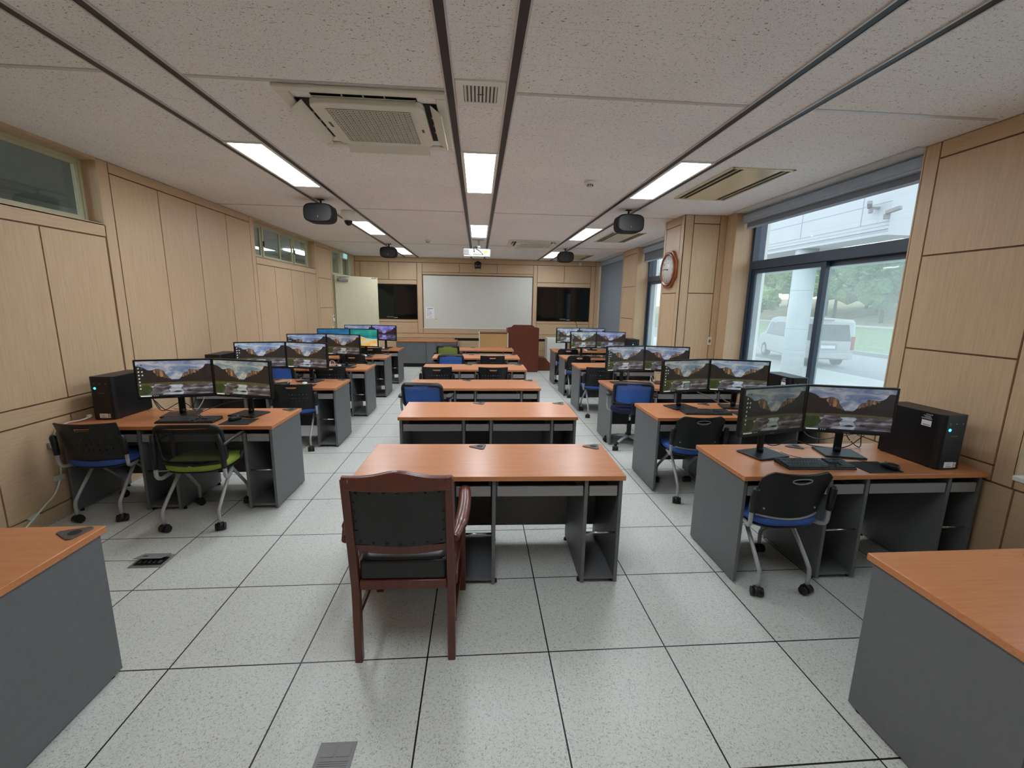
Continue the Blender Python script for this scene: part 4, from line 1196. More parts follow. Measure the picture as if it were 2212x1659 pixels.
def mouse_proto(mat_, name_grp, cord):
    o = thing('computer_mouse', '', 'mouse', group=name_grp)
    f = MB(); f.cushion(.058, .108, .034, (0, 0, 0), 0, 2.3, 28, lambda c: (c.x*(1-.12*abs(c.y)/.054), c.y, c.z*(1-.35*max(0, c.y/.054)) )); f.build('shell', M[mat_], o)
    f = MB(); f.cyl((-.004, .026, .030), (.004, .026, .030), .007, None, 12); f.build('wheel', M['outlet'], o)
    f = MB(); f.tube(smooth_path([(0, .052, .010), (-.01, .09, .004), (-.045, .13, .004), (-.05, .19, .004)], 5), .002, 6); f.build('cord', M[cord], o)
    return o
mb_, mw_ = mouse_proto('black', 'black wired mice', 'cableblack'), mouse_proto('white', 'white wired mice', 'cablewhite')
m1s, m2s, pds = [], [], []
f = MB(); f.box(-.115, .115, -.095, .095, 0, .004, 0, .0018); pad = f.build('mouse_pad', M['blackmatte']); tag(pad, '', 'mouse pad', 'black mouse pads')
def kbd(x, y, rz, lb): place(kb, ks, (x, y, DH), R(rz), lb)
def mpad(x, y, rz, lb): place(pad, pds, (x, y, DH), R(rz), lb)
def mouse(x, y, z, rz, lb, white=False): place(mw_ if white else mb_, m2s if white else m1s, (x, y, z), R(rz), lb)
kbd(-2.115, 1.765, 1, 'black keyboard on the first desk along the oak wall')
mpad(-1.71, 1.735, 0, 'black mouse pad on the first desk along the oak wall'); mouse(-1.762, 1.775, DH+.004, -25, 'black mouse on the first desk along the oak wall')
kbd(2.405, .625, -2, 'black keyboard on the first desk along the windows')
mpad(2.775, .585, 0, 'black mouse pad on the first desk along the windows'); mouse(2.855, .555, DH+.004, 12, 'black mouse on the first desk along the windows, beside the tower')
kbd(2.40, 1.985, -3, 'black keyboard on the second desk along the windows')
mpad(2.775, 1.955, 0, 'black mouse pad on the second desk along the windows')
kbd(-2.22, 3.36, 0, 'black keyboard mostly hidden on the second desk along the oak wall')
mpad(-1.79, 3.31, 0, 'black mouse pad on the second desk along the oak wall'); mouse(-1.80, 3.36, DH+.004, 20, 'white mouse on the second desk along the oak wall', True)
mpad(-1.72, 4.80, 0, 'black mouse pad on the third desk along the oak wall'); mouse(-1.85, 4.83, DH+.004, 10, 'white mouse on the third desk along the oak wall', True)
mpad(-1.76, 6.10, 0, 'black mouse pad on the fourth desk along the oak wall'); mouse(-1.79, 6.12, DH+.004, -10, 'white mouse on the fourth desk along the oak wall', True)
mpad(-1.76, 7.46, 0, 'black mouse pad on the fifth desk along the oak wall'); mouse(-1.765, 7.53, DH+.004, 10, 'white mouse on the fifth desk along the oak wall', True)
mpad(2.70, 6.22, 0, 'black mouse pad on the fourth monitor desk along the windows'); mouse(2.575, 7.42, DH+.001, 10, 'white mouse on the farthest desk along the windows', True)
kbd(2.35, 6.24, 0, 'black keyboard on the fourth monitor desk along the windows')
# ------------------------------------------------------------------ loose cables
def cable(pts, r, m_, label, grp='cables on and under the desks', n=6):
    f = MB(); f.tube(smooth_path(pts, 6), r, n)
    return tag(f.build('cable', M[m_]), label, 'cable', grp)
T = DH+.005
cable([(-2.22, 2.02, 1.0), (-2.26, 2.12, .86), (-2.35, 2.15, T+.01), (-2.52, 2.12, T), (-2.62, 2.14, .80), (-2.70, 2.16, .86)], .0035, 'cableblack', 'black cable looping behind the wall-side monitor of the first oak-wall desk')
cable([(-2.30, 2.14, T), (-2.42, 2.16, .79), (-2.55, 2.10, T), (-2.66, 2.16, .83), (-2.62, 2.18, T)], .0035, 'cableblack', 'black cable coiled beside the tower on the first oak-wall desk')
cable([(-2.2, 2.06, .98), (-2.18, 2.10, .86), (-2.25, 2.08, T+.006), (-2.35, 2.13, T+.01), (-2.5, 2.18, T)], .004, 'cablewhite', 'white cable behind the wall-side monitor of the first oak-wall desk')
cable([(-1.78, 2.06, .95), (-1.86, 2.16, .82), (-2.0, 2.16, .79), (-2.1, 2.14, .76), (-2.18, 2.02, T), (-2.1, 1.90, T)], .003, 'cableblack', 'thin black cable between the two monitors of the first oak-wall desk')
cable([(2.20, .93, .96), (2.26, 1.0, .80), (2.38, 1.0, T+.005), (2.52, .99, .77), (2.70, 1.0, T), (2.90, .96, T), (3.08, 1.0, .80)], .0035, 'cableblack', 'black cable sagging between the monitors of the first window-row desk')
cable([(2.54, .93, .93), (2.62, 1.0, .82), (2.76, 1.02, .77), (2.92, 1.0, .80), (3.05, .98, .84), (3.12, .99, .90)], .004, 'cablegrey', 'grey cable drooping behind the monitors of the first window-row desk')
cable([(2.90, .94, .95), (2.96, 1.02, .80), (3.02, .96, T), (3.06, 1.0, .82), (3.1, .98, .88)], .0035, 'cableblack', 'black cable bundle end by the tower of the first window-row desk')
cable([(2.80, .96, .9), (2.86, 1.02, .78), (2.98, 1.0, .76), (3.0, .97, .83), (3.08, 1.02, .79)], .003, 'cablewhite', 'white cable tangled behind the wall-side monitor of the first window-row desk')
cable([(2.25, 2.30, .93), (2.32, 2.36, .86), (2.48, 2.37, .85), (2.62, 2.38, .80), (2.76, 2.36, T)], .0042, 'cablegrey', 'grey cable arching behind the monitors of the second window-row desk')
cable([(2.60, 2.32, .93), (2.72, 2.37, .82), (2.86, 2.36, T+.01), (3.0, 2.33, .76), (3.06, 2.36, .80)], .0042, 'cablegrey', 'grey cable dropping to the desktop of the second window-row desk')
cable([(2.12, 3.66, .93), (2.2, 3.73, .80), (2.36, 3.72, T+.01), (2.50, 3.70, T+.006), (2.62, 3.72, .76)], .0035, 'cableblack', 'black cable on the third window-row desk')
cable([(2.50, 3.60, T), (2.53, 3.66, .80), (2.56, 3.62, T+.005), (2.60, 3.68, .82), (2.64, 3.66, .84)], .0045, 'cablewhite', 'white cable curled on the third window-row desk')
cable([(-2.2, 3.36, T), (-2.05, 3.44, .76), (-1.97, 3.40, .77), (-2.02, 3.36, T), (-1.93, 3.33, T), (-1.82, 3.40, T)], .0042, 'cablewhite', 'white cable looped on the second oak-wall desk')
cable([(-1.85, 3.66, .95), (-1.95, 3.74, .80), (-2.05, 3.72, T), (-1.98, 3.60, T), (-1.90, 3.62, T)], .003, 'cableblack', 'thin black cable behind the second oak-wall desk monitors')
cable([(-1.98, 4.82, T), (-2.0, 4.9, .80), (-1.96, 4.95, .79), (-1.94, 4.93, T)], .0042, 'cablewhite', 'white cable on the third oak-wall desk')
cable([(2.45, 7.5, T), (2.5, 7.54, .76), (2.56, 7.48, .76), (2.62, 7.42, T), (2.7, 7.40, T)], .004, 'cablewhite', 'white cable on the farthest window-row desk')
cable([(2.62, 6.3, T), (2.72, 6.36, .75), (2.82, 6.28, T), (2.9, 6.36, .76), (3.0, 6.3, T)], .0035, 'cableblack', 'black cable on the fourth monitor desk along the windows')
for k in range(3):
    cable([(-2.99, 2.32+.01*k, .10+.03*k), (-2.75, 2.28, .05+.02*k), (-2.55, 2.24+.03*k, .012), (-2.40, 2.34, .009)], .0045, 'cableblack', 'black cable on the floor under the first oak-wall desk', 'black cables on the floor under the first oak-wall desk')
# the white lead taped to the oak wall
cw = thing('wall_lead', 'white lead taped to the oak wall beside the first monitor desk', 'cable', (0, 0, 0))
f = MB(); f.tube(smooth_path([(-2.89, 1.795, .752), (-2.93, 1.75, .735), (-2.985, 1.70, .728), (-3.006, 1.632, .70), (-3.008, 1.60, .64), (-3.008, 1.603, .50), (-3.008, 1.604, .39), (-3.008, 1.59, .32), (-3.008, 1.53, .214), (-3.005, 1.42, .15), (-3.0, 1.28, .07), (-2.99, 1.2, .012)], 6), .0065, 8); f.build('lead', M['cablewhite'], cw)
f = MB(); f.cbox((-2.895, 1.79, .76), (.016, .03, .02), 0); f.build('plug', M['offwhite'], cw)
for (y, z, a) in ((1.584, .595, 5), (1.583, .321, -6), (1.345, .108, 22)):
    f = MB(); f.cbox((0, 0, 0), (.0165, .075, .042), 0, 0, 0, 1, R(a)); f.build('tape_piece', M['tape'], cw, (-3.009, y, z))
f = MB(); f.tube(smooth_path([(-2.62, .93, .004), (-2.3, .925, .004), (-2.0, .915, .004)], 4), .004, 6); tag(f.build('cable', M['cablewhite']), 'cream cable on the floor running to the open floor outlet', 'cable', 'cables on and under the desks')
cable([(2.93, 10.285, 1.25), (2.97, 10.26, 1.20), (3.0, 10.24, 1.08), (3.0, 10.22, .95), (2.98, 10.24, .80)], .007, 'cableblack', 'black cable hanging below the television right of the whiteboard', 'cables on and under the desks')
# ------------------------------------------------------------------ things on and before the far wall
o = thing('whiteboard', 'large blank whiteboard in a thin dark frame on the far wall', 'whiteboard', ((WB[0]+WB[1])/2, YB+.02, WB[2]))
w, h = (WB[1]-WB[0])/2, WB[3]-WB[2]
f = MB(); f.box(-w+.02, w-.02, 0, .012, .012, h-.02); f.build('writing_surface', M['wbsurf'], o)
f = MB(); f.box(-w, w, -.012, .014, h-.022, h, 0); f.box(-w, -w+.02, -.012, .014, .012, h-.022, 0); f.box(w-.02, w, -.012, .014, .012, h-.022, 0); f.box(-w, w, -.014, .014, 0, .014, 1); f.build('frame', [M['wbframe'], M['white']], o)
f = MB(); f.cyl((.30-w+.05, -.001, .262), (.30-w+.05, -.012, .262), .011, None, 14); tag(f.build('magnet', M['black'], None, ((WB[0]+WB[1])/2, YB+.02, WB[2])), 'small black magnet on the whiteboard beside the notice', 'magnet')
o = thing('notice_sheet', 'white printed notice stuck low on the left of the whiteboard', 'notice', (-1.068, YB+.016, 1.27))
f = MB(); f.box(-.112, .112, 0, .002, 0, .30); f.build('sheet', M['paper'], o)
f = MB(); f.box(-.075, .075, -.0008, .0, .258, .274)
for k in range(8):
    ww = [.055, .03, .06, .07, .065, .075, .05, .07][k]; f.box(-.085, -.085+2*ww, -.0008, .0, .225-.022*k, .230-.022*k)
f.box(-.04, .04, -.0008, 0, .03, .038); f.build('printed_lines', M['ink'], o)
def tv(rect, label, mx):
    o = thing('wall_television', label, 'television', ((rect[0]+rect[1])/2, YB, rect[2]), 0, 'black televisions set into the far wall')
    w, h = (rect[1]-rect[0])/2, rect[3]-rect[2]
    f = MB(); f.box(-w+.012, w-.012, .022, .055, .012, h-.012); bz = f.build('bezel', M['blackgloss'], o)
    f = MB(); f.box(-w+.05, w-.05, .018, .024, .085, h-.05); f.build('screen', M['tv'], o)
    f = MB(); f.box(-w, w, .03, .058, 0, .012, 0); f.box(-w, w, .03, .058, h-.012, h, 0); f.box(-w, -w+.012, .03, .058, 0, h, 0); f.box(w-.012, w, .03, .058, 0, h, 0); f.build('recess_trim', M['wbframe'], o)
    f = MB(); add_text(f, 'SAMSUNG', .036, Matrix.Translation((0, .0215, .062)) @ Matrix.Rotation(PI/2, 4, 'X')); f.box(.10, .20, .0205, .0225, .038, .052); f.build('logo', M['silver'], bz)
tv(T1, 'black wall television left of the whiteboard, partly behind the open door', 0)
tv(T2, 'black wall television right of the whiteboard, mirroring a window', 0)
# low counter under the whiteboard
o = thing('low_counter', 'low dark grey cabinet with a cherry top under the whiteboard', 'cabinet', (-1.12, 9.76, 0))
f = MB(); f.box(-.80, .80, -.01, .53, .675, .705, 0, .003); f.build('worktop', M['cherry'], o)
f = MB(); f.box(-.79, .79, .03, .52, .10, .675); f.box(-.75, .75, .06, .50, .0, .10, 1); f.build('body', [M['graphite'], M['blackmatte']], o)
for a, b in ((-.79, -.01), (-.005, .245), (.25, .79)):
    f = MB(); f.box(a+.003, b-.003, .012, .03, .105, .672, 0, .002); dr = f.build('door', M['graphite'], o)
    k = MB(); k.cyl((a+.06, .012, .5), (a+.06, .004, .5), .008, None, 12); k.build('lock', M['silver'], dr)
# beige cabinet with pale edges, and the lectern
o = thing('display_cart', 'pale beech cabinet with white edges standing beside the brown lectern', 'cabinet', (.625, 8.95, 0))
f = MB(); f.box(-.345, .345, -.0, .40, .06, .965); f.build('body', M['beech'], o)
f = MB(); f.box(-.365, -.345, -.012, .41, .03, .985); f.box(.345, .365, -.012, .41, .03, .985); f.box(-.345, .345, -.006, .41, .965, .985, 1); f.build('edge_frame', [M['white'], M['wbframe']], o)
for s in (-1, 1):
    f = MB(); f.cyl((s*.3, .05, 0), (s*.3, .05, .06), .025, None, 14); f.cyl((s*.3, .35, 0), (s*.3, .35, .06), .025, None, 14); f.build('caster', M['black'], o)
o = thing('lectern', 'tall reddish-brown wooden lectern with an arched top edge', 'lectern', (1.37, 9.01, 0))
n = 10
top = [(-.395, 1.115), (-.345, 1.13)] + [(-.30+.07*k/4, 1.135+.055*math.sin(PI/2*k/4)) for k in range(5)] + [(.23+.07*k/4, 1.19-.055*math.sin(PI/2*k/4)) for k in range(5)] + [(.345, 1.13), (.395, 1.115)]
f = MB(); f.prism([(-.395, .03), (.395, .03)] + top[::-1], 'y', 0, .022, 0, .003); f.build('front_panel', M['podium'], o)
f = MB(); f.box(-.395, -.37, .022, .55, .03, 1.09); f.build('side_panel', M['podium'], o)
f = MB(); f.box(.37, .395, .022, .55, .03, 1.09); f.build('side_panel', M['podium'], o)
f = MB(); f.cbox((0, .29, 1.065), (.74, .53, .022), 0, 0, .004, 1, R(-8)); f.build('reading_top', M['podium'], o)
f = MB(); f.box(-.38, .38, .01, .54, 0, .03); f.build('plinth', M['podium'], o)
o = thing('wooden_step', 'low brown wooden block on the floor right of the lectern', 'step', (1.965, 9.26, 0))
f = MB(); f.prism([(-.17, 0), (.15, 0), (.15, .19), (.02, .33), (-.17, .36)], 'y', 0, .35, 0, .004); f.build('block', M['podium'], o)
o = thing('white_cabinet', 'white equipment cabinet behind the farthest window-row desk', 'cabinet', (2.36, 9.78, 0))
f = MB(); f.box(-.26, .26, .012, .42, 0, .805, 0, .006); f.build('body', M['white'], o)
f = MB(); f.box(-.25, .25, 0, .012, .03, .79, 0, .003); dr = f.build('door', M['white'], o)
f = MB(); f.box(.19, .205, -.012, 0, .38, .5); f.build('handle', M['silver'], dr)
# camera above the whiteboard
o = thing('wall_mounted_camera', 'black pan-tilt camera on a bracket above the whiteboard', 'camera', (.228, 10.18, 2.64))
f = MB(); f.box(-.04, .04, .0, .12, -.045, -.03); f.box(-.012, .012, .06, .12, -.08, -.03); f.build('bracket', M['offwhite'], o)
f = MB(); f.lathe([(.085, -.03), (.088, .0), (.07, .02), (.0, .022)], 24); f.build('base', M['black'], o)
f = MB(); f.box(-.085, -.06, -.03, .04, .0, .14, 0, .01, 2); f.box(.06, .085, -.03, .04, .0, .14, 0, .01, 2); f.build('yoke', M['black'], o)
f = MB(); f.lathe([(.0, -.07), (.04, -.068), (.058, -.04), (.062, 0), (.055, .04), (.03, .06), (0, .062)], 24, (0, 0, .105), 0, 'y'); hd = f.build('camera_head', M['black'], o)
f = MB(); f.lathe([(.028, -.071), (.03, -.082), (.02, -.084), (0, -.080)], 20, (0, 0, .105), 0, 'y'); f.build('lens', M['blackgloss'], hd)
o = thing('wall_sensor', 'small white sensor box high on the far wall by the window corner', 'sensor', (3.02, YB-.001, 2.75))
f = MB(); f.box(-.04, .04, -.05, 0, 0, .10, 0, .008, 2); f.build('housing', M['offwhite'], o)
f = MB(); f.box(-.025, .025, -.052, -.048, .02, .06, 0, .002); f.build('window', M['white'], o)
# exit sign and remote on the oak wall
o = thing('exit_sign', 'small lit green exit sign box above the cream door', 'exit sign', (XL+.004, 9.22, 2.69))
f = MB(); f.box(-.0, .075, -.17, .17, 0, .13, 0, .006); f.build('housing', M['offwhite'], o)
f = MB(); f.box(.075, .079, -.15, .15, .012, .118)
f.build('lit_face', M['exitgreen'], o)
o = thing('wall_thermostat', 'white wall remote holder beside the cream door', 'wall controller', (XL+.001, 8.33, 1.25))
f = MB(); f.box(0, .025, -.045, .045, 0, .13, 0, .005, 2); f.build('holder', M['white'], o)
f = MB(); f.box(.025, .027, -.025, .025, .075, .115); f.build('display', M['black'], o)
o = thing('light_switch', 'cream light switch plate on the oak wall below the remote', 'switch', (XL+.001, 8.27, 1.02))
f = MB(); f.box(0, .012, -.035, .035, 0, .115, 0, .003); f.build('plate', M['white'], o)
f = MB(); f.box(.012, .017, -.018, .018, .03, .085, 0, .002); f.build('rocker', M['offwhite'], o)
# outlet plate on the pillar return
o = thing('wall_socket', 'small brass wall plate low on the pillar face', 'socket', (3.385, PY0-.001, 1.20))
f = MB(); f.box(-.03, .03, -.008, 0, 0, .11, 0, .002); f.build('plate', M['gold'], o)
f = MB(); f.box(-.012, .012, -.011, -.008, .035, .075); f.build('jack', M['ink'], o)
# clock on the pillar
o = thing('wall_clock', 'octagonal wooden wall clock hanging on the pillar', 'clock', (PX-.001, 4.175, 2.208), R(-90))
RO = .262
oct_ = [(RO*math.cos(R(22.5+45*k))/math.cos(R(22.5))*.94, RO*math.sin(R(22.5+45*k))/math.cos(R(22.5))*.94) for k in range(8)]
f = MB(); f.prism(oct_, 'y', -.035, 0, 0, .012, 3); f.build('case', M['clockwood'], o)
f = MB(); f.lathe([(.192, -.030), (.200, -.052), (.218, -.052), (.228, -.034)], 44, (0, 0, 0), 0, 'y'); f.build('rim', M['clockwood'], o)
f = MB(); f.lathe([(.0, -.0385), (.197, -.0385), (.197, -.034)], 44, (0, 0, 0), 0, 'y')
for k in range(1, 13):
    a = R(90-30*k); add_text(f, str(k), .050, Matrix.Translation((.150*math.cos(a), -.0392, .150*math.sin(a))) @ Matrix.Rotation(PI/2, 4, 'X'), 1)
for k in range(60):
    a = R(6*k); c, s = math.cos(a), math.sin(a); r0 = .178 if k % 5 else .172
    f.cbox((c*.184, -.0390, s*.184), (.003 if k % 5 else .006, .0006, .190-r0), 0, 1, 0, 1, 0, PI/2-a)
add_text(f, 'QUARTZ', .013, Matrix.Translation((0, -.0392, -.075)) @ Matrix.Rotation(PI/2, 4, 'X'), 1) if False else None
f.box(-.022, .022, -.0392, -.0386, .082, .090, 2)
f.build('dial', [M['offwhite'], M['inkblack'], M['ink']], o)
for (ang, L, wd, nm, yy) in ((174, .095, .010, 'hour_hand', -.041), (176, .150, .006, 'minute_hand', -.043)):
    f = MB(); a = R(ang); f.cbox((math.cos(a)*(L/2-.012), yy, math.sin(a)*(L/2-.012)), (L+.024, .0012, wd), 0, 0, 0, 1, 0, -a); f.cyl((0, yy-.0015, 0), (0, yy+.0015, 0), .010, None, 14); f.build(nm, M['inkblack'], o)
# floor outlets
o = thing('floor_outlet', 'open metal floor outlet with lifted lid by the first oak-wall desks', 'floor outlet', (-1.895, .905, 0))
f = MB(); f.box(-.105, .105, -.075, .075, .0, .004, 0, .001); f.box(-.085, .085, -.05, .035, .004, .006, 1)
for k in range(5): f.box(-.07+.03*k, -.055+.03*k, -.03, -.005, .006, .011, 0)
f.build('frame', [M['outlet'], M['blackmatte']], o)
f = MB(); f.cbox((0, .005, .034), (.17, .10, .004), 0, 0, .001, 1, R(-14)); f.cbox((-.04, .0, .0365), (.03, .02, .002), 0, 1, 0, 1, R(-14)); f.build('lid', [M['outlet'], M['blackmatte']], o)
o = thing('floor_outlet', 'closed grey floor outlet plate at the bottom edge of the floor', 'floor outlet', (-.298, -.475, 0), R(-1))
f = MB(); f.box(-.07, .07, -.105, .07, 0, .004, 0, .001); f.build('frame', M['outlet'], o)
f = MB(); f.box(-.055, -.004, .01, .055, .004, .006, 0, .001); f.box(.004, .055, .01, .055, .004, .006, 0, .001)
for k in range(12): f.box(-.055, .055, -.095+.008*k, -.091+.008*k, .004, .0058)
f.build('lid', M['drawergrey'], o)
# ------------------------------------------------------------------ outside the windows
ZG = -.60
M['pave'] = plain('pavement', (196, 198, 198), .8, var=.05, scale=3)
M['asphalt'] = plain('asphalt', (146, 148, 152), .9, var=.06, scale=4)
M['kerbm'] = plain('kerb_stone', (150, 152, 150), .8)
M['lawn'] = plain('lawn', (112, 128, 94), .95, var=.25, scale=2.5)
M['hill'] = plain('bank_earth', (156, 146, 116), .95, var=.2, scale=.8)
M['stone'] = plain('white_cladding', (178, 186, 188), .4, var=.02, scale=2)
M['seam'] = plain('cladding_seam', (150, 160, 168), .6)
M['vanpaint'] = plain('van_white', (182, 186, 186), .25, var=.01)
M['vanglass'] = plain('van_glass', (70, 78, 84), .1, var=.2, scale=3)
M['tyre'] = plain('tyre', (30, 30, 32), .8)
M['lampred'] = plain('tail_lamp', (170, 40, 44), .25)
M['bark'] = plain('bark', (84, 74, 62), .9)
def leafmat(name, a, b):
    t = NT(name); v = t.coords()
    n1 = t.noise(v, 3.5, 6, .75)
    t.l(t.ramp(n1, [(.32, s2l(a)), (.62, s2l(b))]), t.b.inputs['Base Color'])
    t.b.inputs['Roughness'].default_value = .9
    return t.m
M['leaf1'] = leafmat('foliage_green', (70, 100, 58), (134, 164, 92))
M['leaf2'] = leafmat('foliage_yellow_green', (92, 116, 58), (168, 178, 92))
M['leaf3'] = leafmat('foliage_dark', (58, 86, 60), (108, 140, 90))
def ground(name, pts, z, m, label, cat):
    f = MB(); f.prism(pts, 'z', z-.3, z)
    struct(f.build(name, M[m]), label, cat)
ground('pavement', [(XO, -12), (13.6, -12), (13.6, 40), (XO, 40)], ZG, 'pave', 'bright paved walk outside the window', 'pavement')
ground('road', [(13.6, -30), (20.0, -30), (20.0, 80), (13.6, 80)], ZG-.02, 'asphalt', 'grey driveway behind the van', 'road')
ground('kerb', [(20.0, -30), (20.25, -30), (20.25, 80), (20.0, 80)], ZG+.16, 'kerbm', 'stone kerb along the lawn', 'kerb')
f = MB(); f.prism([(20.25, ZG-.3), (20.25, ZG+.12), (46, ZG+.42), (46, ZG-.3)], 'y', -40, 110)
struct(f.build('lawn', M['lawn']), 'green lawn beyond the driveway', 'lawn')
f = MB(); f.prism([(46, ZG-.3), (46, ZG+.42), (52, 1.2), (75, 3.8), (75, ZG-.3)], 'y', -50, 130)
struct(f.build('hillside', M['hill']), 'bare bank rising under the trees', 'hillside')
f = MB(); f.box(42.5, 43.2, 38, 62, ZG+.30, ZG+.55); struct(f.build('trim_13', M['stone']), 'low white strip in place of the pale road and parked cars beyond the lawn', 'kerb')  # added white strip, stands in for the pale road and parked cars
def tree(x, y, z, hh, rad, mat_, label, seed):
    rd = random.Random(seed)
    o = thing('tree', label, 'tree', (x, y, z), 0, 'trees on the bank beyond the lawn')
    f = MB(); f.cyl((0, 0, -.4), (.1, .1, hh*.5), .22, .12, 10)
    for k in range(4):
        a = rd.uniform(0, 2*PI); f.cyl((.06, .06, hh*.35+.05*hh*k), (math.cos(a)*rad*.6, math.sin(a)*rad*.6, hh*.55+.07*hh*k), .08, .03, 7)
    f.build('trunk', M['bark'], o)
    f = MB()
    for k in range(26):
        a = rd.uniform(0, 2*PI); q = rd.uniform(0, 1); zz = hh*(.32+.62*q); rr = rad*(1-.75*abs(q-.35))*rd.uniform(.25, .85)
        s = rad*rd.uniform(.26, .46)
        r_ = bmesh.ops.create_icosphere(f.bm, subdivisions=2, radius=s, matrix=Matrix.Translation((math.cos(a)*rr, math.sin(a)*rr, zz)))
        for v in r_['verts']:
            c = Vector((math.cos(a)*rr, math.sin(a)*rr, zz)); d = v.co-c
            v.co = c + d*rd.uniform(.70, 1.3)
    for k in range(900):   # loose leaf sprays break up the outline
        a = rd.uniform(0, 2*PI); q = rd.uniform(0, 1); e = rd.uniform(.7, 1.15)
        rr = rad*(1.02-.72*abs(q-.35))*e; p = Vector((math.cos(a)*rr, math.sin(a)*rr, hh*(.30+.68*q)))
        u = Vector((rd.uniform(-1, 1), rd.uniform(-1, 1), rd.uniform(-1, 1))).normalized()*.28; w = u.orthogonal().normalized()*.16
        f.poly([p-u, p+w, p+u, p-w])
    f.build('foliage', M[mat_], o)
TREES = [(48, 75, .5, 10.5, 4.2, 'leaf2', 'yellow-green tree framed by the left pane, left of the round column'), (52, 67, .9, 11, 4.4, 'leaf1', 'green tree just left of the round column'), (50, 58, .7, 10.5, 4.4, 'leaf3', 'dark tree just right of the window mullion'), (47.5, 53.5, .5, 9.0, 3.7, 'leaf1', 'green tree in the middle of the right pane'), (51, 51, .9, 10.6, 4.2, 'leaf2', 'yellow-green tree topping the right pane'), (47.5, 46.5, .5, 9.0, 3.6, 'leaf3', 'bluish green tree at the right of the right pane'), (58, 60, 2.1, 10.5, 4.6, 'leaf1', 'green tree farther back on the bank behind the dark one'), (57, 50, 2.0, 10, 4.4, 'leaf3', 'dark tree farther back on the bank at the right'), (47, 84, .5, 9.5, 4.2, 'leaf3', 'dark tree at the far left of the large window'), (59, 78, 2.2, 11, 4.8, 'leaf1', 'green tree farther back on the bank at the left'), (44, 64, .2, 4.2, 2.6, 'leaf1', 'low round green bush-like tree behind the van roof'), (49, 40, .7, 9.5, 4.0, 'leaf1', 'green tree hidden by the right window jamb')]
for k, a in enumerate(TREES): tree(*a, 100+k)
# round column and canopy of the entrance
o = thing('round_column', 'round white stone-clad column standing outside the large window', 'column', (9.47, 10.2, ZG))
f = MB(); f.cyl((0, 0, 0), (0, 0, 3.95), .285, None, 40); f.build('shaft', M['stone'], o)
f = MB()
for z in (.15, 1.12, 1.72, 2.80): f.cyl((0, 0, z), (0, 0, z+.014), .2862, None, 40)
f.cyl((0, 0, 0), (0, 0, .12), .30, None, 40)
f.build('joint', M['seam'], o)
o = thing('entrance_canopy', 'white panelled entrance canopy above the window outside', 'canopy', (9.22, 7.5, 3.34))
f = MB(); f.box(0, 5.5, 0, 16, 0, 1.15); f.box(-.05, 0, 0, 16, .0, .06); f.box(-.03, 0, 0, 16, .13, .19); f.build('fascia', M['stone'], o)
f = MB()
for z in (.062, .195, .28, .70): f.box(-.004, .0, -.0, 16, z, z+.018)
for y in (.74, 2.7, 4.7, 6.7, 8.7, 10.7): f.box(-.005, 0, y, y+.022, .28, 1.15)
f.build('panel_joints', M['seam'], o)
for k, (yy, zz, a) in enumerate(((.35, .62, -25), (.02, .42, 35))):
    c = thing('outdoor_camera', ['upper grey security camera on the corner of the entrance canopy', 'lower grey security camera on the corner of the entrance canopy'][k], 'security camera', (9.17, 7.5+yy, 3.34+zz), R(a), 'outdoor security cameras')
    f = MB(); f.box(-.10, .05, -.03, .03, -.02, .03); f.box(-.12, -.06, -.06, .05, -.10, .0); f.build('mount', M['outlet'], c)
    f = MB(); f.cbox((-.16, -.12, .06), (.09, .28, .08), R(-20), 0, .01, 1, R(-12)); f.build('camera_body', M['outlet'], c)
f = MB(); f.box(64, 80, 44, 66, ZG, 13.6); f.box(63.6, 80, 43.6, 66.4, 11.6, 12.1, 1)
tag(f.build('distant_building', [M['stone'], M['seam']]), 'pale distant building showing at the right end of the upper pane', 'building')
# van
o = thing('van', 'white van parked outside, seen from behind through the large window', 'van', (13.17, 14.67, ZG), R(-16))
# local frame: rear-left corner at the origin, +x across the back, +y forwards
f = MB(); Lv, Wv = 5.05, 1.90
prof = [(.05, .42), (.02, .75), (.03, 1.02), (.16, 1.80), (.30, 1.90), (2.9, 1.93), (3.5, 1.84), (4.15, 1.18), (4.85, 1.02), (5.03, .75), (5.03, .36), (4.7, .30), (.3, .30)]
f.prism(prof, 'x', 0, Wv, 0, .07, 3); f.build('body', M['vanpaint'], o)
f = MB()
rw = [(.035, 1.06), (.155, 1.70)]
f.poly([(.16, rw[0][0]-.012, rw[0][1]), (Wv-.16, rw[0][0]-.012, rw[0][1]), (Wv-.24, rw[1][0]-.012, rw[1][1]), (.24, rw[1][0]-.012, rw[1][1])])
for sx_, s in ((-.006, 1), (Wv+.006, -1)):
    for (a, b) in ((.35, 1.55), (1.62, 2.75), (2.82, 3.85)):
        t_ = 1.70 if b < 3 else 1.66
        f.poly([(sx_, a, 1.08), (sx_, b+(.12 if b > 3 else 0), 1.08), (sx_, b-(.38 if b > 3 else 0), t_), (sx_, a+(.10 if a < .5 else 0), t_)])
f.build('window', M['vanglass'], o)
for (x, y) in ((.0, 1.08), (Wv, 1.08), (0, 4.05), (Wv, 4.05)):
    s = .10 if x == 0 else -.10
    f = MB(); f.cyl((x-.01*(1 if x == 0 else -1), y, .33), (x+s*2, y, .33), .33, None, 26); wh = f.build('wheel', M['tyre'], o)
    f = MB(); f.cyl((x-.022*(1 if x == 0 else -1), y, .33), (x, y, .33), .20, None, 18); f.build('hubcap', M['silver'], wh)
f = MB(); f.box(.05, Wv-.05, -.04, .12, .36, .58, 0, .03, 2); f.build('bumper', M['vanpaint'], o)
f = MB(); f.box(.02, .14, -.0, .14, .72, 1.25, 0, .02); f.build('tail_lamp', M['lampred'], o)
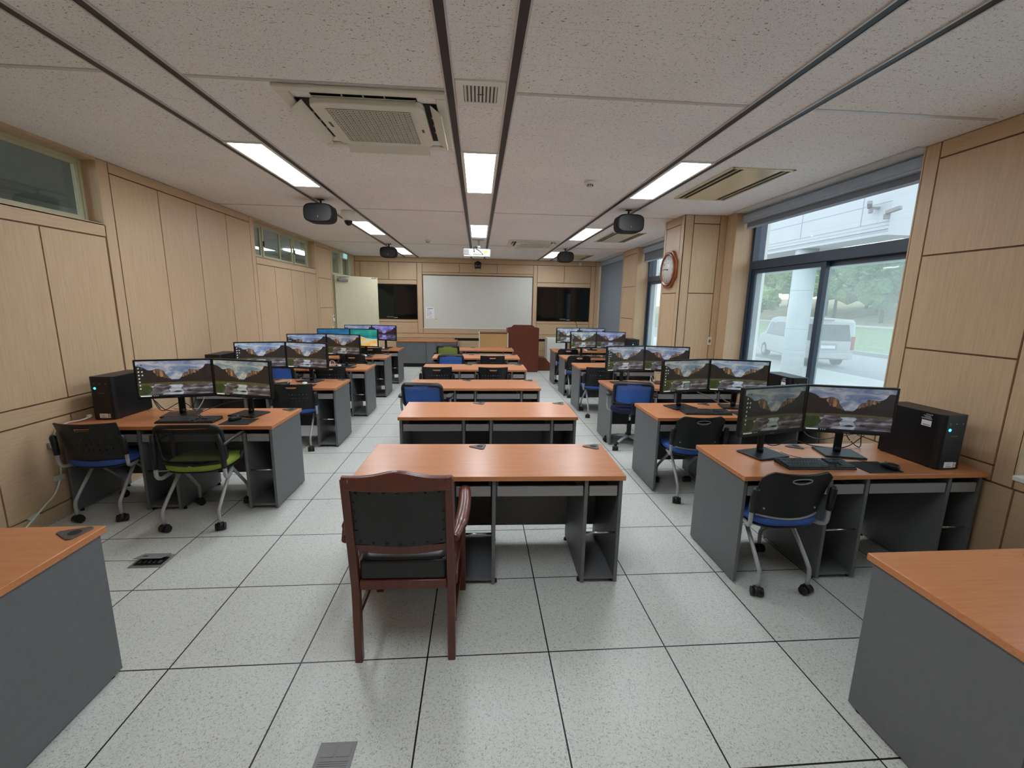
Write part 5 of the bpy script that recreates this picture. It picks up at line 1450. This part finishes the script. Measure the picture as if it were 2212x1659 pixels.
f = MB(); f.box(Wv-.14, Wv-.02, -.0, .14, .72, 1.25, 0, .02); f.build('tail_lamp', M['lampred'], o)
f = MB(); f.box(.62, 1.28, -.015, .05, .72, .96, 1); f.box(.70, 1.20, -.022, -.012, .76, .88, 0); f.build('number_plate', [M['paper'], M['seam']], o)
f = MB(); f.box(.78, 1.12, .13, .20, 1.855, 1.885); f.build('roof_lamp', M['lampred'], o)
# weedy sprigs by the wall
for k, (x, y, hh) in enumerate(((6.2, 4.1, .55), (5.7, 3.2, .50))):
    o = thing('weed_plant', ['small leafy weed outside the large window, left one', 'small leafy weed outside the large window, right one'][k], 'plant', (x, y, ZG), 0, 'weeds outside the window')
    rd = random.Random(k)
    f = MB(); 
    for j in range(4): f.tube([(0, 0, 0), (.1*math.cos(j*1.7), .1*math.sin(j*1.7), hh*1.5), (.25*math.cos(j*1.7), .25*math.sin(j*1.7), hh*2)], .006, 6)
    f.build('stems', M['leaf3'], o)
    f = MB()
    for j in range(46):
        a = rd.uniform(0, 2*PI); r0 = rd.uniform(.02, .3); p = Vector((r0*math.cos(a), r0*math.sin(a), hh*rd.uniform(.9, 2.1))); u = Vector((rd.uniform(-1, 1), rd.uniform(-1, 1), rd.uniform(-.3, .6))).normalized()*.05; w_ = u.orthogonal().normalized()*.022
        f.poly([p, p+u+w_, p+u*2, p+u-w_])
    f.build('leaves', M['leaf1'], o)
# ------------------------------------------------------------------ sky, camera, colour management
sc = bpy.context.scene
wd = bpy.data.worlds.new('overcast_sky'); sc.world = wd; wd.use_nodes = True
nt = wd.node_tree; bg = nt.nodes['Background']
tc = nt.nodes.new('ShaderNodeTexCoord'); nz = nt.nodes.new('ShaderNodeTexNoise'); nz.inputs['Scale'].default_value = 2.5; nz.inputs['Detail'].default_value = 4
rp = nt.nodes.new('ShaderNodeValToRGB'); rp.color_ramp.elements[0].color = (.70, .84, 1.0, 1); rp.color_ramp.elements[1].color = (.93, .97, 1.0, 1); rp.color_ramp.elements[0].position = .3; rp.color_ramp.elements[1].position = .7
nt.links.new(tc.outputs['Generated'], nz.inputs['Vector']); nt.links.new(nz.outputs['Fac'], rp.inputs['Fac']); nt.links.new(rp.outputs['Color'], bg.inputs['Color'])
bg.inputs['Strength'].default_value = SKY
cam = bpy.data.cameras.new('camera'); co = bpy.data.objects.new('camera', cam); COL.objects.link(co)
FPX, YAW, PIT, ROL = 941.7656838701221, 0.07904326027272535, -0.1830618355011307, 0.017322823198752165
cam.sensor_fit = 'HORIZONTAL'; cam.sensor_width = 36.0; cam.lens = FPX/2212*36.0; cam.clip_start = .05; cam.clip_end = 400
fw = Vector((math.sin(YAW)*math.cos(PIT), math.cos(YAW)*math.cos(PIT), math.sin(PIT)))
rt = Vector((math.cos(YAW), -math.sin(YAW), 0)); up = rt.cross(fw)
r2 = rt*math.cos(ROL)+up*math.sin(ROL); u2 = -rt*math.sin(ROL)+up*math.cos(ROL)
mat4 = Matrix((( r2.x, u2.x, -fw.x, .24341), (r2.y, u2.y, -fw.y, -1.88344), (r2.z, u2.z, -fw.z, 1.71492), (0, 0, 0, 1)))
co.matrix_world = mat4
sc.camera = co
sc.view_settings.view_transform = 'Standard'
sc.view_settings.look = 'None'
sc.view_settings.exposure = EXPO
sc.view_settings.gamma = 1.0
sc.view_settings.use_curve_mapping = False
sc.cycles.use_denoising = True
sc.cycles.max_bounces = 10
sc.cycles.diffuse_bounces = 5
sc.cycles.transparent_max_bounces = 16
sc.cycles.sample_clamp_indirect = 6.0
